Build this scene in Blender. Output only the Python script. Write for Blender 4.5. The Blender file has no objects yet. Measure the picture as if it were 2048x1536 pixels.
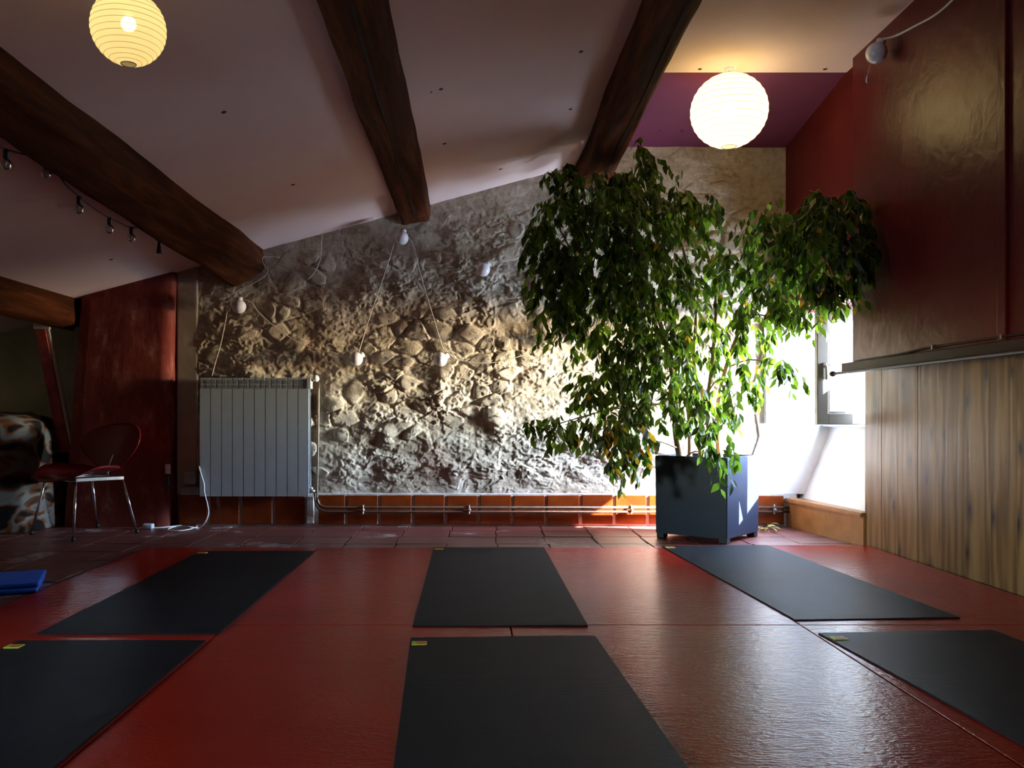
import bpy, bmesh, math, random
import numpy as np
from mathutils import Vector, Matrix, Quaternion, Euler

random.seed(11)
RNG = np.random.default_rng(5)
SC = bpy.context.scene
COL = SC.collection

# ------------------------------------------------------------------ camera
F, CX, CY, H = 1770.0, 948.0, 832.0, 0.736      # focal length (px), principal point, eye height
cam = bpy.data.cameras.new('camera')
cam.sensor_width = 36.0
cam.lens = F / 2048.0 * 36.0
cam.shift_x = (1024.0 - CX) / 2048.0
cam.shift_y = (CY - 768.0) / 2048.0
cam.clip_start = 0.02
co = bpy.data.objects.new('camera', cam)
co.location = (0, 0, H)
co.rotation_euler = (math.pi / 2, 0, 0)
COL.objects.link(co)
SC.camera = co

# ------------------------------------------------------------------ colour management
SC.view_settings.view_transform = 'Standard'
SC.view_settings.look = 'None'
SC.view_settings.exposure = 0.25
SC.view_settings.gamma = 1.0
SC.view_settings.use_curve_mapping = False
SC.cycles.use_guiding = True
SC.cycles.max_bounces = 5
SC.cycles.diffuse_bounces = 5
SC.cycles.glossy_bounces = 3
SC.cycles.transmission_bounces = 4
SC.cycles.transparent_max_bounces = 6
SC.cycles.use_adaptive_sampling = True
SC.cycles.adaptive_threshold = 0.06
SC.cycles.adaptive_min_samples = 32
SC.cycles.caustics_reflective = False
SC.cycles.caustics_refractive = False

# ------------------------------------------------------------------ sky, sun, window portals
SUN_DIR = Vector((-1.0, 0.28, -0.76)).normalized()
world = bpy.data.worlds.new('sky')
SC.world = world
world.use_nodes = True
wn = world.node_tree
bg = wn.nodes['Background']
sky = wn.nodes.new('ShaderNodeTexSky')
sky.sky_type = 'NISHITA'
sky.sun_disc = False
sky.sun_elevation = math.asin(-SUN_DIR.z)
sky.sun_rotation = math.atan2(-SUN_DIR.x, -SUN_DIR.y)
sky.altitude = 200
sky.dust_density = 0.4
sky.ozone_density = 1.2
wn.links.new(sky.outputs[0], bg.inputs['Color'])
bg.inputs['Strength'].default_value = 26.0

sun = bpy.data.lights.new('sun', 'SUN')
sun.energy = 150.0
sun.angle = math.radians(0.6)
sun.color = (1.0, 0.95, 0.86)
so = bpy.data.objects.new('sun', sun)
so.rotation_euler = SUN_DIR.to_track_quat('-Z', 'Y').to_euler()
so.location = (8, 3, 7)
COL.objects.link(so)


def portal(name, loc, rot, sx, sy):
    l = bpy.data.lights.new(name, 'AREA')
    l.shape = 'RECTANGLE'
    l.size, l.size_y = sx, sy
    l.cycles.is_portal = True
    o = bpy.data.objects.new(name, l)
    o.location = loc
    o.rotation_euler = rot
    COL.objects.link(o)


WX = 2.42                                    # window plane of the niche
portal('portal_niche', (WX + 0.1, 5.48, 1.025), (0, math.radians(90), 0), 0.72, 1.08)
portal('portal_left', (-4.02, 1.0, 0.70), (0, math.radians(-90), 0), 0.5, 1.0)

# ------------------------------------------------------------------ helpers
def P(x, y, Y):
    return Vector(((x - CX) * Y / F, Y, H - (y - CY) * Y / F))


def fl(x, y, z=0.0):
    Y = F * (H - z) / (y - CY)
    return Vector(((x - CX) * Y / F, Y, z))


CS, C0 = 0.2687, 2.26


def ceil_z(X):
    return C0 + CS * X


def link(name, me, mat=None, parent=None, smooth=False):
    o = bpy.data.objects.new(name, me)
    COL.objects.link(o)
    if mat is not None and not me.materials:
        me.materials.append(mat)
    if smooth:
        me.polygons.foreach_set('use_smooth', [True] * len(me.polygons))
    if parent is not None:
        o.parent = parent
        o.matrix_parent_inverse = Matrix.Translation(parent.location).inverted() if parent.type != 'EMPTY' or True else Matrix()
    return o


def mesh(name, verts, faces, mat=None, parent=None, smooth=False):
    me = bpy.data.meshes.new(name)
    me.from_pydata([tuple(v) for v in verts], [], [tuple(f) for f in faces])
    me.update()
    return link(name, me, mat, parent, smooth)


def bm_obj(name, bm, mat=None, parent=None, smooth=False):
    me = bpy.data.meshes.new(name)
    bm.normal_update()
    bm.to_mesh(me)
    bm.free()
    return link(name, me, mat, parent, smooth)


def tag(o, label, cat=None, group=None, kind=None):
    o['label'] = label
    if cat:
        o['category'] = cat
    if group:
        o['group'] = group
    if kind:
        o['kind'] = kind
    return o


def thing(name, loc, label, cat, group=None):
    o = bpy.data.objects.new(name, None)
    o.location = loc
    o.empty_display_size = 0.05
    COL.objects.link(o)
    return tag(o, label, cat, group)


def add_box(bm, a, b, bevel=0.0, segs=2, mtx=None):
    a, b = Vector(a), Vector(b)
    c, s = (a + b) / 2, b - a
    m = Matrix.Translation(c) @ Matrix.Diagonal((abs(s.x), abs(s.y), abs(s.z), 1))
    if mtx is not None:
        m = mtx @ m
    r = bmesh.ops.create_cube(bm, size=1.0, matrix=m)
    if bevel > 0:
        es = list({e for v in r['verts'] for e in v.link_edges})
        bmesh.ops.bevel(bm, geom=es, offset=bevel, segments=segs, profile=0.6, affect='EDGES')
    return bm


def box(name, a, b, mat, parent=None, bevel=0.0, segs=2, mtx=None):
    bm = bmesh.new()
    add_box(bm, a, b, bevel, segs, mtx)
    return bm_obj(name, bm, mat, parent)


def frame_vectors(pts):
    n = len(pts)
    tans = []
    for i in range(n):
        t = pts[min(i + 1, n - 1)] - pts[max(i - 1, 0)]
        tans.append(t.normalized() if t.length > 1e-9 else Vector((0, 0, 1)))
    up = Vector((0, 0, 1)) if abs(tans[0].z) < 0.9 else Vector((1, 0, 0))
    nrm = (up - tans[0] * up.dot(tans[0])).normalized()
    out = []
    for t in tans:
        nrm = (nrm - t * nrm.dot(t)).normalized()
        out.append((t, nrm, t.cross(nrm)))
    return out


def add_tube(bm, pts, r, k=8, cap=True):
    pts = [Vector(p) for p in pts]
    rs = r if isinstance(r, (list, tuple)) else [r] * len(pts)
    rings = []
    for p, rad, (t, n, b) in zip(pts, rs, frame_vectors(pts)):
        rings.append([bm.verts.new(p + (n * math.cos(2 * math.pi * j / k) + b * math.sin(2 * math.pi * j / k)) * rad) for j in range(k)])
    for a, c in zip(rings, rings[1:]):
        for j in range(k):
            bm.faces.new((a[j], a[(j + 1) % k], c[(j + 1) % k], c[j]))
    if cap:
        bm.faces.new(list(reversed(rings[0])))
        bm.faces.new(rings[-1])


def tube(name, pts, r, mat, parent=None, k=8):
    bm = bmesh.new()
    add_tube(bm, pts, r, k)
    return bm_obj(name, bm, mat, parent, True)


def smooth_path(pts, n=8):
    pts = [Vector(p) for p in pts]
    q = [pts[0]] + pts + [pts[-1]]
    out = []
    for i in range(1, len(q) - 2):
        p0, p1, p2, p3 = q[i - 1], q[i], q[i + 1], q[i + 2]
        for j in range(n):
            t = j / n
            out.append(0.5 * ((2 * p1) + (-p0 + p2) * t + (2 * p0 - 5 * p1 + 4 * p2 - p3) * t * t + (-p0 + 3 * p1 - 3 * p2 + p3) * t ** 3))
    out.append(pts[-1])
    return out


def add_lathe(bm, prof, c, k=24, axis=None):
    """prof: list of (radius, height) along axis from point c."""
    c = Vector(c)
    q = Vector((0, 0, 1)).rotation_difference(Vector(axis).normalized()) if axis is not None else Quaternion()
    rings = []
    for r, z in prof:
        if r < 1e-6:
            rings.append([bm.verts.new(c + q @ Vector((0, 0, z)))])
        else:
            rings.append([bm.verts.new(c + q @ Vector((r * math.cos(2 * math.pi * j / k), r * math.sin(2 * math.pi * j / k), z))) for j in range(k)])
    for a, b in zip(rings, rings[1:]):
        for j in range(k):
            a0, a1 = a[j % len(a)], a[(j + 1) % len(a)]
            b0, b1 = b[j % len(b)], b[(j + 1) % len(b)]
            f = []
            for v in (a0, a1, b1, b0):
                if v not in f:
                    f.append(v)
            if len(f) > 2:
                bm.faces.new(f)


def lathe(name, prof, c, mat, parent=None, k=24, axis=None, smooth=True):
    bm = bmesh.new()
    add_lathe(bm, prof, c, k, axis)
    return bm_obj(name, bm, mat, parent, smooth)


def ball_prof(r, n=10, z0=0.0):
    return [(max(0, r * math.sin(math.pi * i / n)), z0 - r * math.cos(math.pi * i / n)) for i in range(n + 1)]


# ------------------------------------------------------------------ numpy noise
def _hash(ix, iy, s):
    v = np.sin(ix * 127.1 + iy * 311.7 + s * 74.7) * 43758.5453
    return v - np.floor(v)


def vnoise(x, y, s=0.0):
    ix, iy = np.floor(x), np.floor(y)
    fx, fy = x - ix, y - iy
    fx, fy = fx * fx * (3 - 2 * fx), fy * fy * (3 - 2 * fy)
    a, b = _hash(ix, iy, s), _hash(ix + 1, iy, s)
    c, d = _hash(ix, iy + 1, s), _hash(ix + 1, iy + 1, s)
    return (a * (1 - fx) + b * fx) * (1 - fy) + (c * (1 - fx) + d * fx) * fy


def fbm(x, y, s=0.0, o=4):
    v, a = 0.0, 0.5
    for i in range(o):
        v = v + a * vnoise(x * 2 ** i, y * 2 ** i, s + i * 3.1)
        a *= 0.5
    return v


# ------------------------------------------------------------------ materials
class NT:
    def __init__(s, name):
        s.m = bpy.data.materials.new(name)
        s.m.use_nodes = True
        s.t = s.m.node_tree
        s.b = s.t.nodes['Principled BSDF']
        s.out = s.t.nodes['Material Output']

    def n(s, typ, **kw):
        nd = s.t.nodes.new(typ)
        for k, v in kw.items():
            if k.startswith('i_'):
                key = k[2:].replace('_', ' ')
                nd.inputs[int(key) if key.isdigit() else key].default_value = v
            else:
                setattr(nd, k, v)
        return nd

    def l(s, a, b):
        s.t.links.new(a, b)

    def coord(s, scale=(1, 1, 1), rnd=False, kind='Object'):
        tc = s.n('ShaderNodeTexCoord')
        mp = s.n('ShaderNodeMapping')
        mp.inputs['Scale'].default_value = scale
        s.l(tc.outputs[kind], mp.inputs['Vector'])
        if rnd:
            oi = s.n('ShaderNodeObjectInfo')
            mu = s.n('ShaderNodeMath', operation='MULTIPLY', i_1=37.0)
            s.l(oi.outputs['Random'], mu.inputs[0])
            ad = s.n('ShaderNodeVectorMath', operation='ADD')
            s.l(mp.outputs[0], ad.inputs[0])
            s.l(mu.outputs[0], ad.inputs[1])
            return ad.outputs[0]
        return mp.outputs[0]

    def noise(s, vec, scale=5, detail=4, rough=0.55, dist=0.0):
        nd = s.n('ShaderNodeTexNoise')
        nd.inputs['Scale'].default_value = scale
        nd.inputs['Detail'].default_value = detail
        nd.inputs['Roughness'].default_value = rough
        nd.inputs['Distortion'].default_value = dist
        s.l(vec, nd.inputs['Vector'])
        return nd.outputs['Fac']

    def ramp(s, fac, stops, mode='LINEAR'):
        r = s.n('ShaderNodeValToRGB')
        cr = r.color_ramp
        cr.interpolation = mode
        while len(cr.elements) < len(stops):
            cr.elements.new(0.5)
        for e, (p, c) in zip(cr.elements, stops):
            e.position = p
            e.color = (*c, 1) if len(c) == 3 else c
        s.l(fac, r.inputs['Fac'])
        return r.outputs['Color']

    def mix(s, fac, a, b, typ='MIX'):
        m = s.n('ShaderNodeMix', data_type='RGBA', blend_type=typ)
        for v, i in ((fac, 0), (a, 6), (b, 7)):
            if isinstance(v, (int, float)):
                m.inputs[i].default_value = v
            elif isinstance(v, tuple):
                m.inputs[i].default_value = (*v, 1)
            else:
                s.l(v, m.inputs[i])
        return m.outputs[2]

    def bump(s, h, strength=0.3, dist=0.01):
        b = s.n('ShaderNodeBump')
        b.inputs['Strength'].default_value = strength
        b.inputs['Distance'].default_value = dist
        s.l(h, b.inputs['Height'])
        s.l(b.outputs[0], s.b.inputs['Normal'])

    def set(s, col=None, rough=None, metal=None, spec=None, rnode=None):
        if col is not None:
            if isinstance(col, tuple):
                s.b.inputs['Base Color'].default_value = (*col, 1)
            else:
                s.l(col, s.b.inputs['Base Color'])
        if rough is not None:
            if isinstance(rough, (int, float)):
                s.b.inputs['Roughness'].default_value = rough
            else:
                s.l(rough, s.b.inputs['Roughness'])
        if metal is not None:
            s.b.inputs['Metallic'].default_value = metal
        if spec is not None:
            s.b.inputs['Specular IOR Level'].default_value = spec
        return s.m


def simple(name, col, rough=0.5, metal=0.0, var=0.15, scale=20, bump=0.0, spec=None):
    t = NT(name)
    v = t.coord()
    f = t.noise(v, scale, 3)
    c = t.ramp(f, [(0.3, tuple(x * (1 - var) for x in col)), (0.7, tuple(min(1, x * (1 + var)) for x in col))])
    if bump:
        t.bump(f, bump, 0.004)
    return t.set(c, rough, metal, spec)


M = {}


def m_stone():
    t = NT('whitewashed_stone')
    v = t.coord()
    a = t.noise(v, 3.0, 5, 0.6)
    b = t.noise(v, 26.0, 5, 0.65)
    c1 = t.ramp(a, [(0.3, (0.40, 0.33, 0.245)), (0.5, (0.52, 0.45, 0.36)), (0.68, (0.60, 0.54, 0.46))])
    c2 = t.ramp(b, [(0.34, (0.50, 0.44, 0.37)), (0.56, (1, 1, 1))])
    c = t.mix(0.55, c1, c2, 'MULTIPLY')
    d = t.noise(v, 1.7, 3, 0.5)
    e = t.ramp(d, [(0.62, (0, 0, 0)), (0.76, (1, 1, 1))])
    c = t.mix(e, c, t.mix(0.45, c, (0.50, 0.27, 0.20)))
    t.bump(t.noise(v, 60.0, 6, 0.7), 0.45, 0.012)
    return t.set(c, 0.88, spec=0.25)


M['stone'] = m_stone()


def m_plaster(name, lo, hi, scale=2.5, bump=0.15, rough=0.9):
    t = NT(name)
    v = t.coord()
    a = t.noise(v, scale, 5, 0.6)
    c = t.ramp(a, [(0.32, lo), (0.66, hi)])
    t.bump(t.noise(v, 30, 5, 0.6), bump, 0.01)
    return t.set(c, rough, spec=0.2)


M['plaster'] = m_plaster('beige_plaster', (0.36, 0.30, 0.24), (0.50, 0.43, 0.35))
M['plaster_grey'] = m_plaster('grey_green_plaster', (0.22, 0.22, 0.17), (0.34, 0.34, 0.28))
M['ceiling'] = m_plaster('ceiling_paint', (0.80, 0.63, 0.60), (0.86, 0.69, 0.66), 1.2, 0.05)
M['white_wall'] = m_plaster('white_plaster', (0.82, 0.81, 0.79), (0.88, 0.87, 0.86), 3, 0.2)
M['outer'] = m_plaster('unseen_plaster', (0.30, 0.27, 0.24), (0.36, 0.33, 0.30))
M['purple'] = simple('purple_paint', (0.120, 0.011, 0.048), 0.6, var=0.1, scale=4)
M['grey_mortar'] = m_plaster('grey_mortar', (0.50, 0.48, 0.45), (0.70, 0.68, 0.65), 18, 0.4)


def m_redwall(name, rough, col=(0.095, 0.010, 0.010)):
    t = NT(name)
    v = t.coord()
    a = t.noise(v, 3, 4)
    c = t.ramp(a, [(0.3, tuple(x * 0.85 for x in col)), (0.7, tuple(x * 1.2 for x in col))])
    t.bump(t.noise(v, 7, 5, 0.5, 0.4), 0.28, 0.02)
    return t.set(c, rough, spec=0.22 if rough < 0.5 else 0.12)


M['red_wall'] = m_redwall('dark_red_satin_paint', 0.34)
M['red_matt'] = m_redwall('dark_red_matt_paint', 0.7)


def m_pillar():
    t = NT('worn_red_limewash')
    v = t.coord((1, 1, 0.45))
    a = t.noise(v, 7, 6, 0.7)
    c = t.ramp(a, [(0.33, (0.13, 0.012, 0.009)), (0.52, (0.20, 0.024, 0.017)), (0.62, (0.27, 0.065, 0.05)), (0.72, (0.44, 0.24, 0.20))])
    t.bump(t.noise(v, 18, 5, 0.6), 0.3, 0.012)
    return t.set(c, 0.75)


M['pillar'] = m_pillar()


def m_beam():
    t = NT('old_beam_wood')
    v = t.coord((1, 0.09, 1))
    a = t.noise(v, 16, 8, 0.65, 0.6)
    c = t.ramp(a, [(0.28, (0.016, 0.005, 0.002)), (0.5, (0.070, 0.019, 0.006)), (0.72, (0.16, 0.050, 0.015))])
    f = t.noise(t.coord((1, 0.05, 1)), 42, 6, 0.7)
    t.bump(f, 0.6, 0.012)
    return t.set(c, 0.75, spec=0.08)


M['beam'] = m_beam()
M['crack'] = simple('beam_crack', (0.006, 0.003, 0.002), 0.9)


def m_vinyl():
    t = NT('red_vinyl')
    v = t.coord()
    a = t.noise(v, 2.2, 4)
    c = t.ramp(a, [(0.3, (0.29, 0.015, 0.007)), (0.7, (0.36, 0.021, 0.009))])
    h = t.noise(t.coord((0.75, 1.5, 1)), 70, 3, 0.6)
    h2 = t.noise(t.coord((0.6, 1.3, 1)), 30, 2, 0.5)
    t.bump(t.mix(0.45, h, h2), 0.55, 0.006)
    return t.set(c, 0.21, spec=0.055)


M['vinyl'] = m_vinyl()


def m_mat(name, col):
    t = NT(name)
    v = t.coord((1, 1, 1))
    w = t.n('ShaderNodeTexWave', wave_type='BANDS', bands_direction='Y')
    w.inputs['Scale'].default_value = 62
    w.inputs['Distortion'].default_value = 0.6
    t.l(v, w.inputs['Vector'])
    nz = t.noise(v, 320, 2)
    c = t.ramp(t.noise(v, 5, 4), [(0.3, tuple(x * 0.85 for x in col)), (0.7, tuple(x * 1.2 for x in col))])
    t.bump(t.mix(0.4, w.outputs['Fac'], nz), 0.5, 0.003)
    return t.set(c, 0.50, spec=0.06)


M['mat'] = m_mat('charcoal_foam', (0.015, 0.014, 0.016))


def m_terracotta():
    t = NT('worn_painted_terracotta')
    v = t.coord(rnd=True)
    a = t.noise(v, 6, 5, 0.6)
    c = t.ramp(a, [(0.3, (0.105, 0.028, 0.022)), (0.7, (0.165, 0.048, 0.040))])
    ge = t.n('ShaderNodeNewGeometry')
    b = t.noise(ge.outputs['Position'], 2.2, 8, 0.72)
    k = t.ramp(b, [(0.585, (0, 0, 0)), (0.63, (1, 1, 1))])
    c = t.mix(k, c, (0.34, 0.27, 0.26))
    t.bump(a, 0.25, 0.01)
    return t.set(c, 0.42)


M['terracotta'] = m_terracotta()
M['grout'] = simple('dark_grout', (0.06, 0.03, 0.025), 0.9, bump=0.4)


def m_glaze():
    t = NT('glazed_orange_tile')
    v = t.coord(rnd=True)
    a = t.noise(v, 9, 4)
    c = t.ramp(a, [(0.3, (0.17, 0.028, 0.006)), (0.7, (0.27, 0.050, 0.009))])
    t.bump(t.noise(v, 14, 3), 0.12, 0.008)
    return t.set(c, 0.2)


M['glaze'] = m_glaze()


def m_plank():
    t = NT('knotty_pine')
    v = t.coord((1, 1.0, 0.10), rnd=True)
    n = t.noise(v, 14, 6, 0.65, 0.4)
    w = t.n('ShaderNodeTexWave', wave_type='BANDS', bands_direction='Y')
    w.inputs['Scale'].default_value = 3.2
    w.inputs['Distortion'].default_value = 14.0
    w.inputs['Detail'].default_value = 2.0
    w.inputs['Detail Scale'].default_value = 2.2
    t.l(v, w.inputs['Vector'])
    c = t.ramp(w.outputs['Fac'], [(0.0, (0.15, 0.075, 0.025)), (0.6, (0.215, 0.112, 0.038)), (1.0, (0.27, 0.150, 0.058))])
    c = t.mix(0.6, c, t.ramp(n, [(0.3, (0.60, 0.55, 0.50)), (0.65, (1, 1, 1))]), 'MULTIPLY')
    oi = t.n('ShaderNodeObjectInfo')
    c = t.mix(0.7, c, t.ramp(oi.outputs['Random'], [(0.0, (0.72, 0.70, 0.68)), (1.0, (1.0, 1.0, 1.0))]), 'MULTIPLY')
    vo = t.n('ShaderNodeTexVoronoi', feature='F1', voronoi_dimensions='2D')
    vo.inputs['Scale'].default_value = 1.0
    sp = t.n('ShaderNodeSeparateXYZ')
    cb = t.n('ShaderNodeCombineXYZ')
    t.l(t.coord((1.0, 5.0, 2.3), rnd=True), sp.inputs[0])
    t.l(sp.outputs[1], cb.inputs[0])
    t.l(sp.outputs[2], cb.inputs[1])
    t.l(cb.outputs[0], vo.inputs['Vector'])
    k = t.ramp(vo.outputs['Distance'], [(0.030, (1, 1, 1)), (0.055, (0.80,) * 3), (0.09, (0.42,) * 3), (0.22, (0, 0, 0))])
    c = t.mix(k, c, (0.030, 0.014, 0.007))
    t.bump(w.outputs['Fac'], 0.10, 0.004)
    return t.set(c, 0.38, spec=0.16)


M['plank'] = m_plank()
M['pine'] = simple('varnished_pine', (0.30, 0.135, 0.042), 0.35, var=0.25, scale=8)
M['radiator'] = simple('radiator_enamel', (0.42, 0.46, 0.50), 0.38, var=0.03)
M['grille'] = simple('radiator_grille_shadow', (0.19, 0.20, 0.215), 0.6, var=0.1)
M['white_plastic'] = simple('white_plastic', (0.72, 0.71, 0.72), 0.25, var=0.02)
M['globe'] = simple('opal_globe', (0.80, 0.77, 0.82), 0.12, var=0.02)
M['cord_white'] = simple('white_cord', (0.55, 0.50, 0.44), 0.5, var=0.05)
M['cord_black'] = simple('black_cord', (0.012, 0.012, 0.013), 0.5, var=0.05)
M['copper'] = simple('tarnished_pipe', (0.13, 0.095, 0.07), 0.4, 0.6, var=0.2)
M['chrome'] = simple('chrome', (0.72, 0.74, 0.78), 0.12, 1.0, var=0.03)
M['brass'] = simple('dull_steel', (0.45, 0.44, 0.42), 0.35, 0.9)
M['planter'] = simple('slate_blue_fibre_cement', (0.016, 0.024, 0.044), 0.45, var=0.10, scale=6, bump=0.05, spec=0.2)
M['soil'] = simple('potting_soil', (0.035, 0.022, 0.014), 0.95, var=0.5, scale=60, bump=0.8)
M['black'] = simple('black_rubber', (0.008, 0.008, 0.008), 0.6)
M['bark'] = simple('ficus_bark', (0.30, 0.20, 0.11), 0.8, var=0.3, scale=40, bump=0.3)
M['chair'] = simple('burgundy_lacquer', (0.15, 0.009, 0.014), 0.32, var=0.05, spec=0.2)
M['frame_paint'] = simple('window_frame_paint', (0.24, 0.25, 0.25), 0.45, var=0.03)
M['blue'] = simple('blue_foam', (0.006, 0.085, 0.50), 0.75, var=0.12, scale=30, bump=0.2)
M['yellow'] = simple('yellow_tag', (0.62, 0.55, 0.03), 0.6, var=0.05)
M['orange'] = simple('orange_print', (0.62, 0.13, 0.02), 0.6, var=0.05)
M['lime'] = simple('lime_print', (0.40, 0.48, 0.02), 0.6, var=0.05)
M['ground'] = simple('pale_gravel', (0.48, 0.47, 0.44), 0.9, var=0.2, scale=1.5)
M['dark_fabric'] = simple('dark_upholstery', (0.02, 0.016, 0.014), 0.9)
M['rail'] = simple('dark_rail', (0.030, 0.014, 0.012), 0.5, var=0.1, spec=0.15)
M['dead_leaf'] = simple('dry_leaf', (0.34, 0.27, 0.06), 0.7, var=0.4, scale=9)
M['strut_red'] = simple('strut_red', (0.26, 0.035, 0.035), 0.7, var=0.4, scale=10)
M['strut_white'] = simple('strut_whitewash', (0.48, 0.44, 0.44), 0.8, var=0.1)
M['screw'] = simple('screw_cap', (0.05, 0.04, 0.038), 0.7)


def m_leaf(name, col, trans, wt=0.45):
    t = NT(name)
    v = t.coord()
    c = t.ramp(t.noise(v, 14, 3), [(0.3, tuple(x * 0.75 for x in col)), (0.7, tuple(x * 1.25 for x in col))])
    t.set(c, 0.38, spec=0.3)
    tr = t.n('ShaderNodeBsdfTranslucent')
    tr.inputs['Color'].default_value = (*trans, 1)
    mx = t.n('ShaderNodeMixShader')
    mx.inputs[0].default_value = wt
    t.l(t.b.outputs[0], mx.inputs[1])
    t.l(tr.outputs[0], mx.inputs[2])
    t.l(mx.outputs[0], t.out.inputs['Surface'])
    return t.m


M['leaf'] = m_leaf('ficus_leaf_green', (0.046, 0.076, 0.017), (0.17, 0.30, 0.018))
M['leaf_dark'] = m_leaf('ficus_leaf_dark', (0.016, 0.030, 0.009), (0.07, 0.14, 0.010), 0.35)
M['leaf_yellow'] = m_leaf('ficus_leaf_yellow', (0.42, 0.24, 0.02), (0.60, 0.36, 0.02))


def m_paper(name, col, em, tr=0.12):
    t = NT(name)
    e = t.n('ShaderNodeEmission')
    e.inputs['Color'].default_value = (*col, 1)
    e.inputs['Strength'].default_value = em
    tl = t.n('ShaderNodeBsdfTranslucent')
    tl.inputs['Color'].default_value = (0.80, 0.70, 0.48, 1)
    tp = t.n('ShaderNodeBsdfTransparent')
    tp.inputs['Color'].default_value = (1.0, 0.93, 0.7, 1)
    fib = t.noise(t.coord((1, 1, 1)), 40, 5, 0.7)
    m1 = t.n('ShaderNodeMixShader')
    m1.inputs[0].default_value = tr
    t.l(tl.outputs[0], m1.inputs[1])
    t.l(tp.outputs[0], m1.inputs[2])
    ad = t.n('ShaderNodeAddShader')
    t.l(m1.outputs[0], ad.inputs[0])
    t.l(e.outputs[0], ad.inputs[1])
    t.l(ad.outputs[0], t.out.inputs['Surface'])
    return t.m


def m_emit(name, col, s):
    t = NT(name)
    e = t.n('ShaderNodeEmission')
    e.inputs['Color'].default_value = (*col, 1)
    e.inputs['Strength'].default_value = s
    t.l(e.outputs[0], t.out.inputs['Surface'])
    return t.m


def m_glass(name, gl=0.10, tint=(0.96, 0.98, 0.97)):
    t = NT(name)
    g = t.n('ShaderNodeBsdfGlossy')
    g.inputs['Roughness'].default_value = 0.03
    tp = t.n('ShaderNodeBsdfTransparent')
    tp.inputs['Color'].default_value = (*tint, 1)
    lw = t.n('ShaderNodeFresnel')
    lw.inputs['IOR'].default_value = 1.45
    mx = t.n('ShaderNodeMixShader')
    t.l(lw.outputs[0], mx.inputs[0])
    t.l(tp.outputs[0], mx.inputs[1])
    t.l(g.outputs[0], mx.inputs[2])
    t.l(mx.outputs[0], t.out.inputs['Surface'])
    return t.m


M['glass'] = m_glass('window_glass')
M['bulb_glass'] = m_glass('bulb_glass', tint=(0.80, 0.84, 0.88))


def m_blanket():
    t = NT('patterned_plush_blanket')
    v = t.coord((0.8, 0.8, 1.5))
    f = t.noise(v, 3.1, 2, 0.4, 1.4)
    c = t.ramp(f, [(0.0, (0.010, 0.008, 0.008)), (0.41, (0.010, 0.008, 0.008)), (0.44, (0.09, 0.034, 0.016)),
                   (0.475, (0.14, 0.06, 0.026)), (0.49, (0.11, 0.11, 0.105)), (0.545, (0.14, 0.14, 0.135)), (0.585, (0.09, 0.035, 0.016)),
                   (0.65, (0.012, 0.009, 0.008)), (1.0, (0.012, 0.009, 0.008))])
    t.bump(t.noise(v, 120, 3), 0.4, 0.006)
    return t.set(c, 0.95, spec=0.1)


M['blanket'] = m_blanket()
M['hot_bulb'] = m_emit('lit_bulb', (1.0, 0.80, 0.45), 22.0)
M['hot_bulb_large'] = m_emit('lit_large_bulb', (1.0, 0.82, 0.50), 55.0)
M['paper_small'] = m_paper('small_lantern_paper', (1.0, 0.70, 0.20), 0.17, 0.10)
M['paper_large'] = m_paper('large_lantern_paper', (1.0, 0.78, 0.36), 0.85, 0.10)
M['wire'] = simple('lantern_wire', (0.42, 0.34, 0.16), 0.6)

# ================================================================== STRUCTURE
ground = box('exterior_ground', (-60, -60, -4.2), (60, 60, -4.0), M['ground'])
tag(ground, 'pale gravel ground outside below the windows', 'ground', kind='structure')

FZ = -0.014                                    # terracotta level; red vinyl mats lie flush at z = 0
floor = box('floor', (-4.1, -3.1, -0.2), (2.6, 6.6, FZ - 0.006), M['grout'])
tag(floor, 'dark worn terracotta tiled floor around the red mats', 'floor', kind='structure')

# terracotta tiles (their own edges and depth)
tile_meshes = []
for k in range(6):
    bm = bmesh.new()
    j = [random.uniform(-0.004, 0.004) for _ in range(8)]
    w = 0.146
    vs = [(-w + j[0], -w + j[1]), (w + j[2], -w + j[3]), (w + j[4], w + j[5]), (-w + j[6], w + j[7])]
    top = [bm.verts.new((x * 0.985, y * 0.985, random.uniform(-0.0015, 0.0))) for x, y in vs]
    mid = [bm.verts.new((x, y, -0.004)) for x, y in vs]
    bot = [bm.verts.new((x, y, -0.02)) for x, y in vs]
    bm.faces.new(top)
    for a, b in ((mid, top), (bot, mid)):
        for q in range(4):
            bm.faces.new((a[q], a[(q + 1) % 4], b[(q + 1) % 4], b[q]))
    me = bpy.data.meshes.new('floor_tile')
    bm.normal_update()
    bm.to_mesh(me)
    bm.free()
    me.materials.append(M['terracotta'])
    tile_meshes.append(me)
TP = 0.298
for r in range(-1, 12):
    y = 6.09 - 0.15 - r * TP
    off = random.uniform(-0.1, 0.1)
    x = -4.0 + 0.15 + off
    while x < 2.35:
        covered = (y + 0.16 < 4.93 and x - 0.16 > -1.83)
        in_pillar = y > 6.05 and x > -2.9
        if not covered and not in_pillar:
            o = bpy.data.objects.new('floor_tile', random.choice(tile_meshes))
            COL.objects.link(o)
            o.location = (x, y, FZ + random.uniform(-0.001, 0.001))
            o.rotation_euler = (random.uniform(-0.004, 0.004), random.uniform(-0.004, 0.004), random.choice((0, 1, 2, 3)) * math.pi / 2 + random.uniform(-0.012, 0.012))
            o.parent = floor
        x += TP

# ceilings
YB = 6.06                                      # back wall plane


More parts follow.
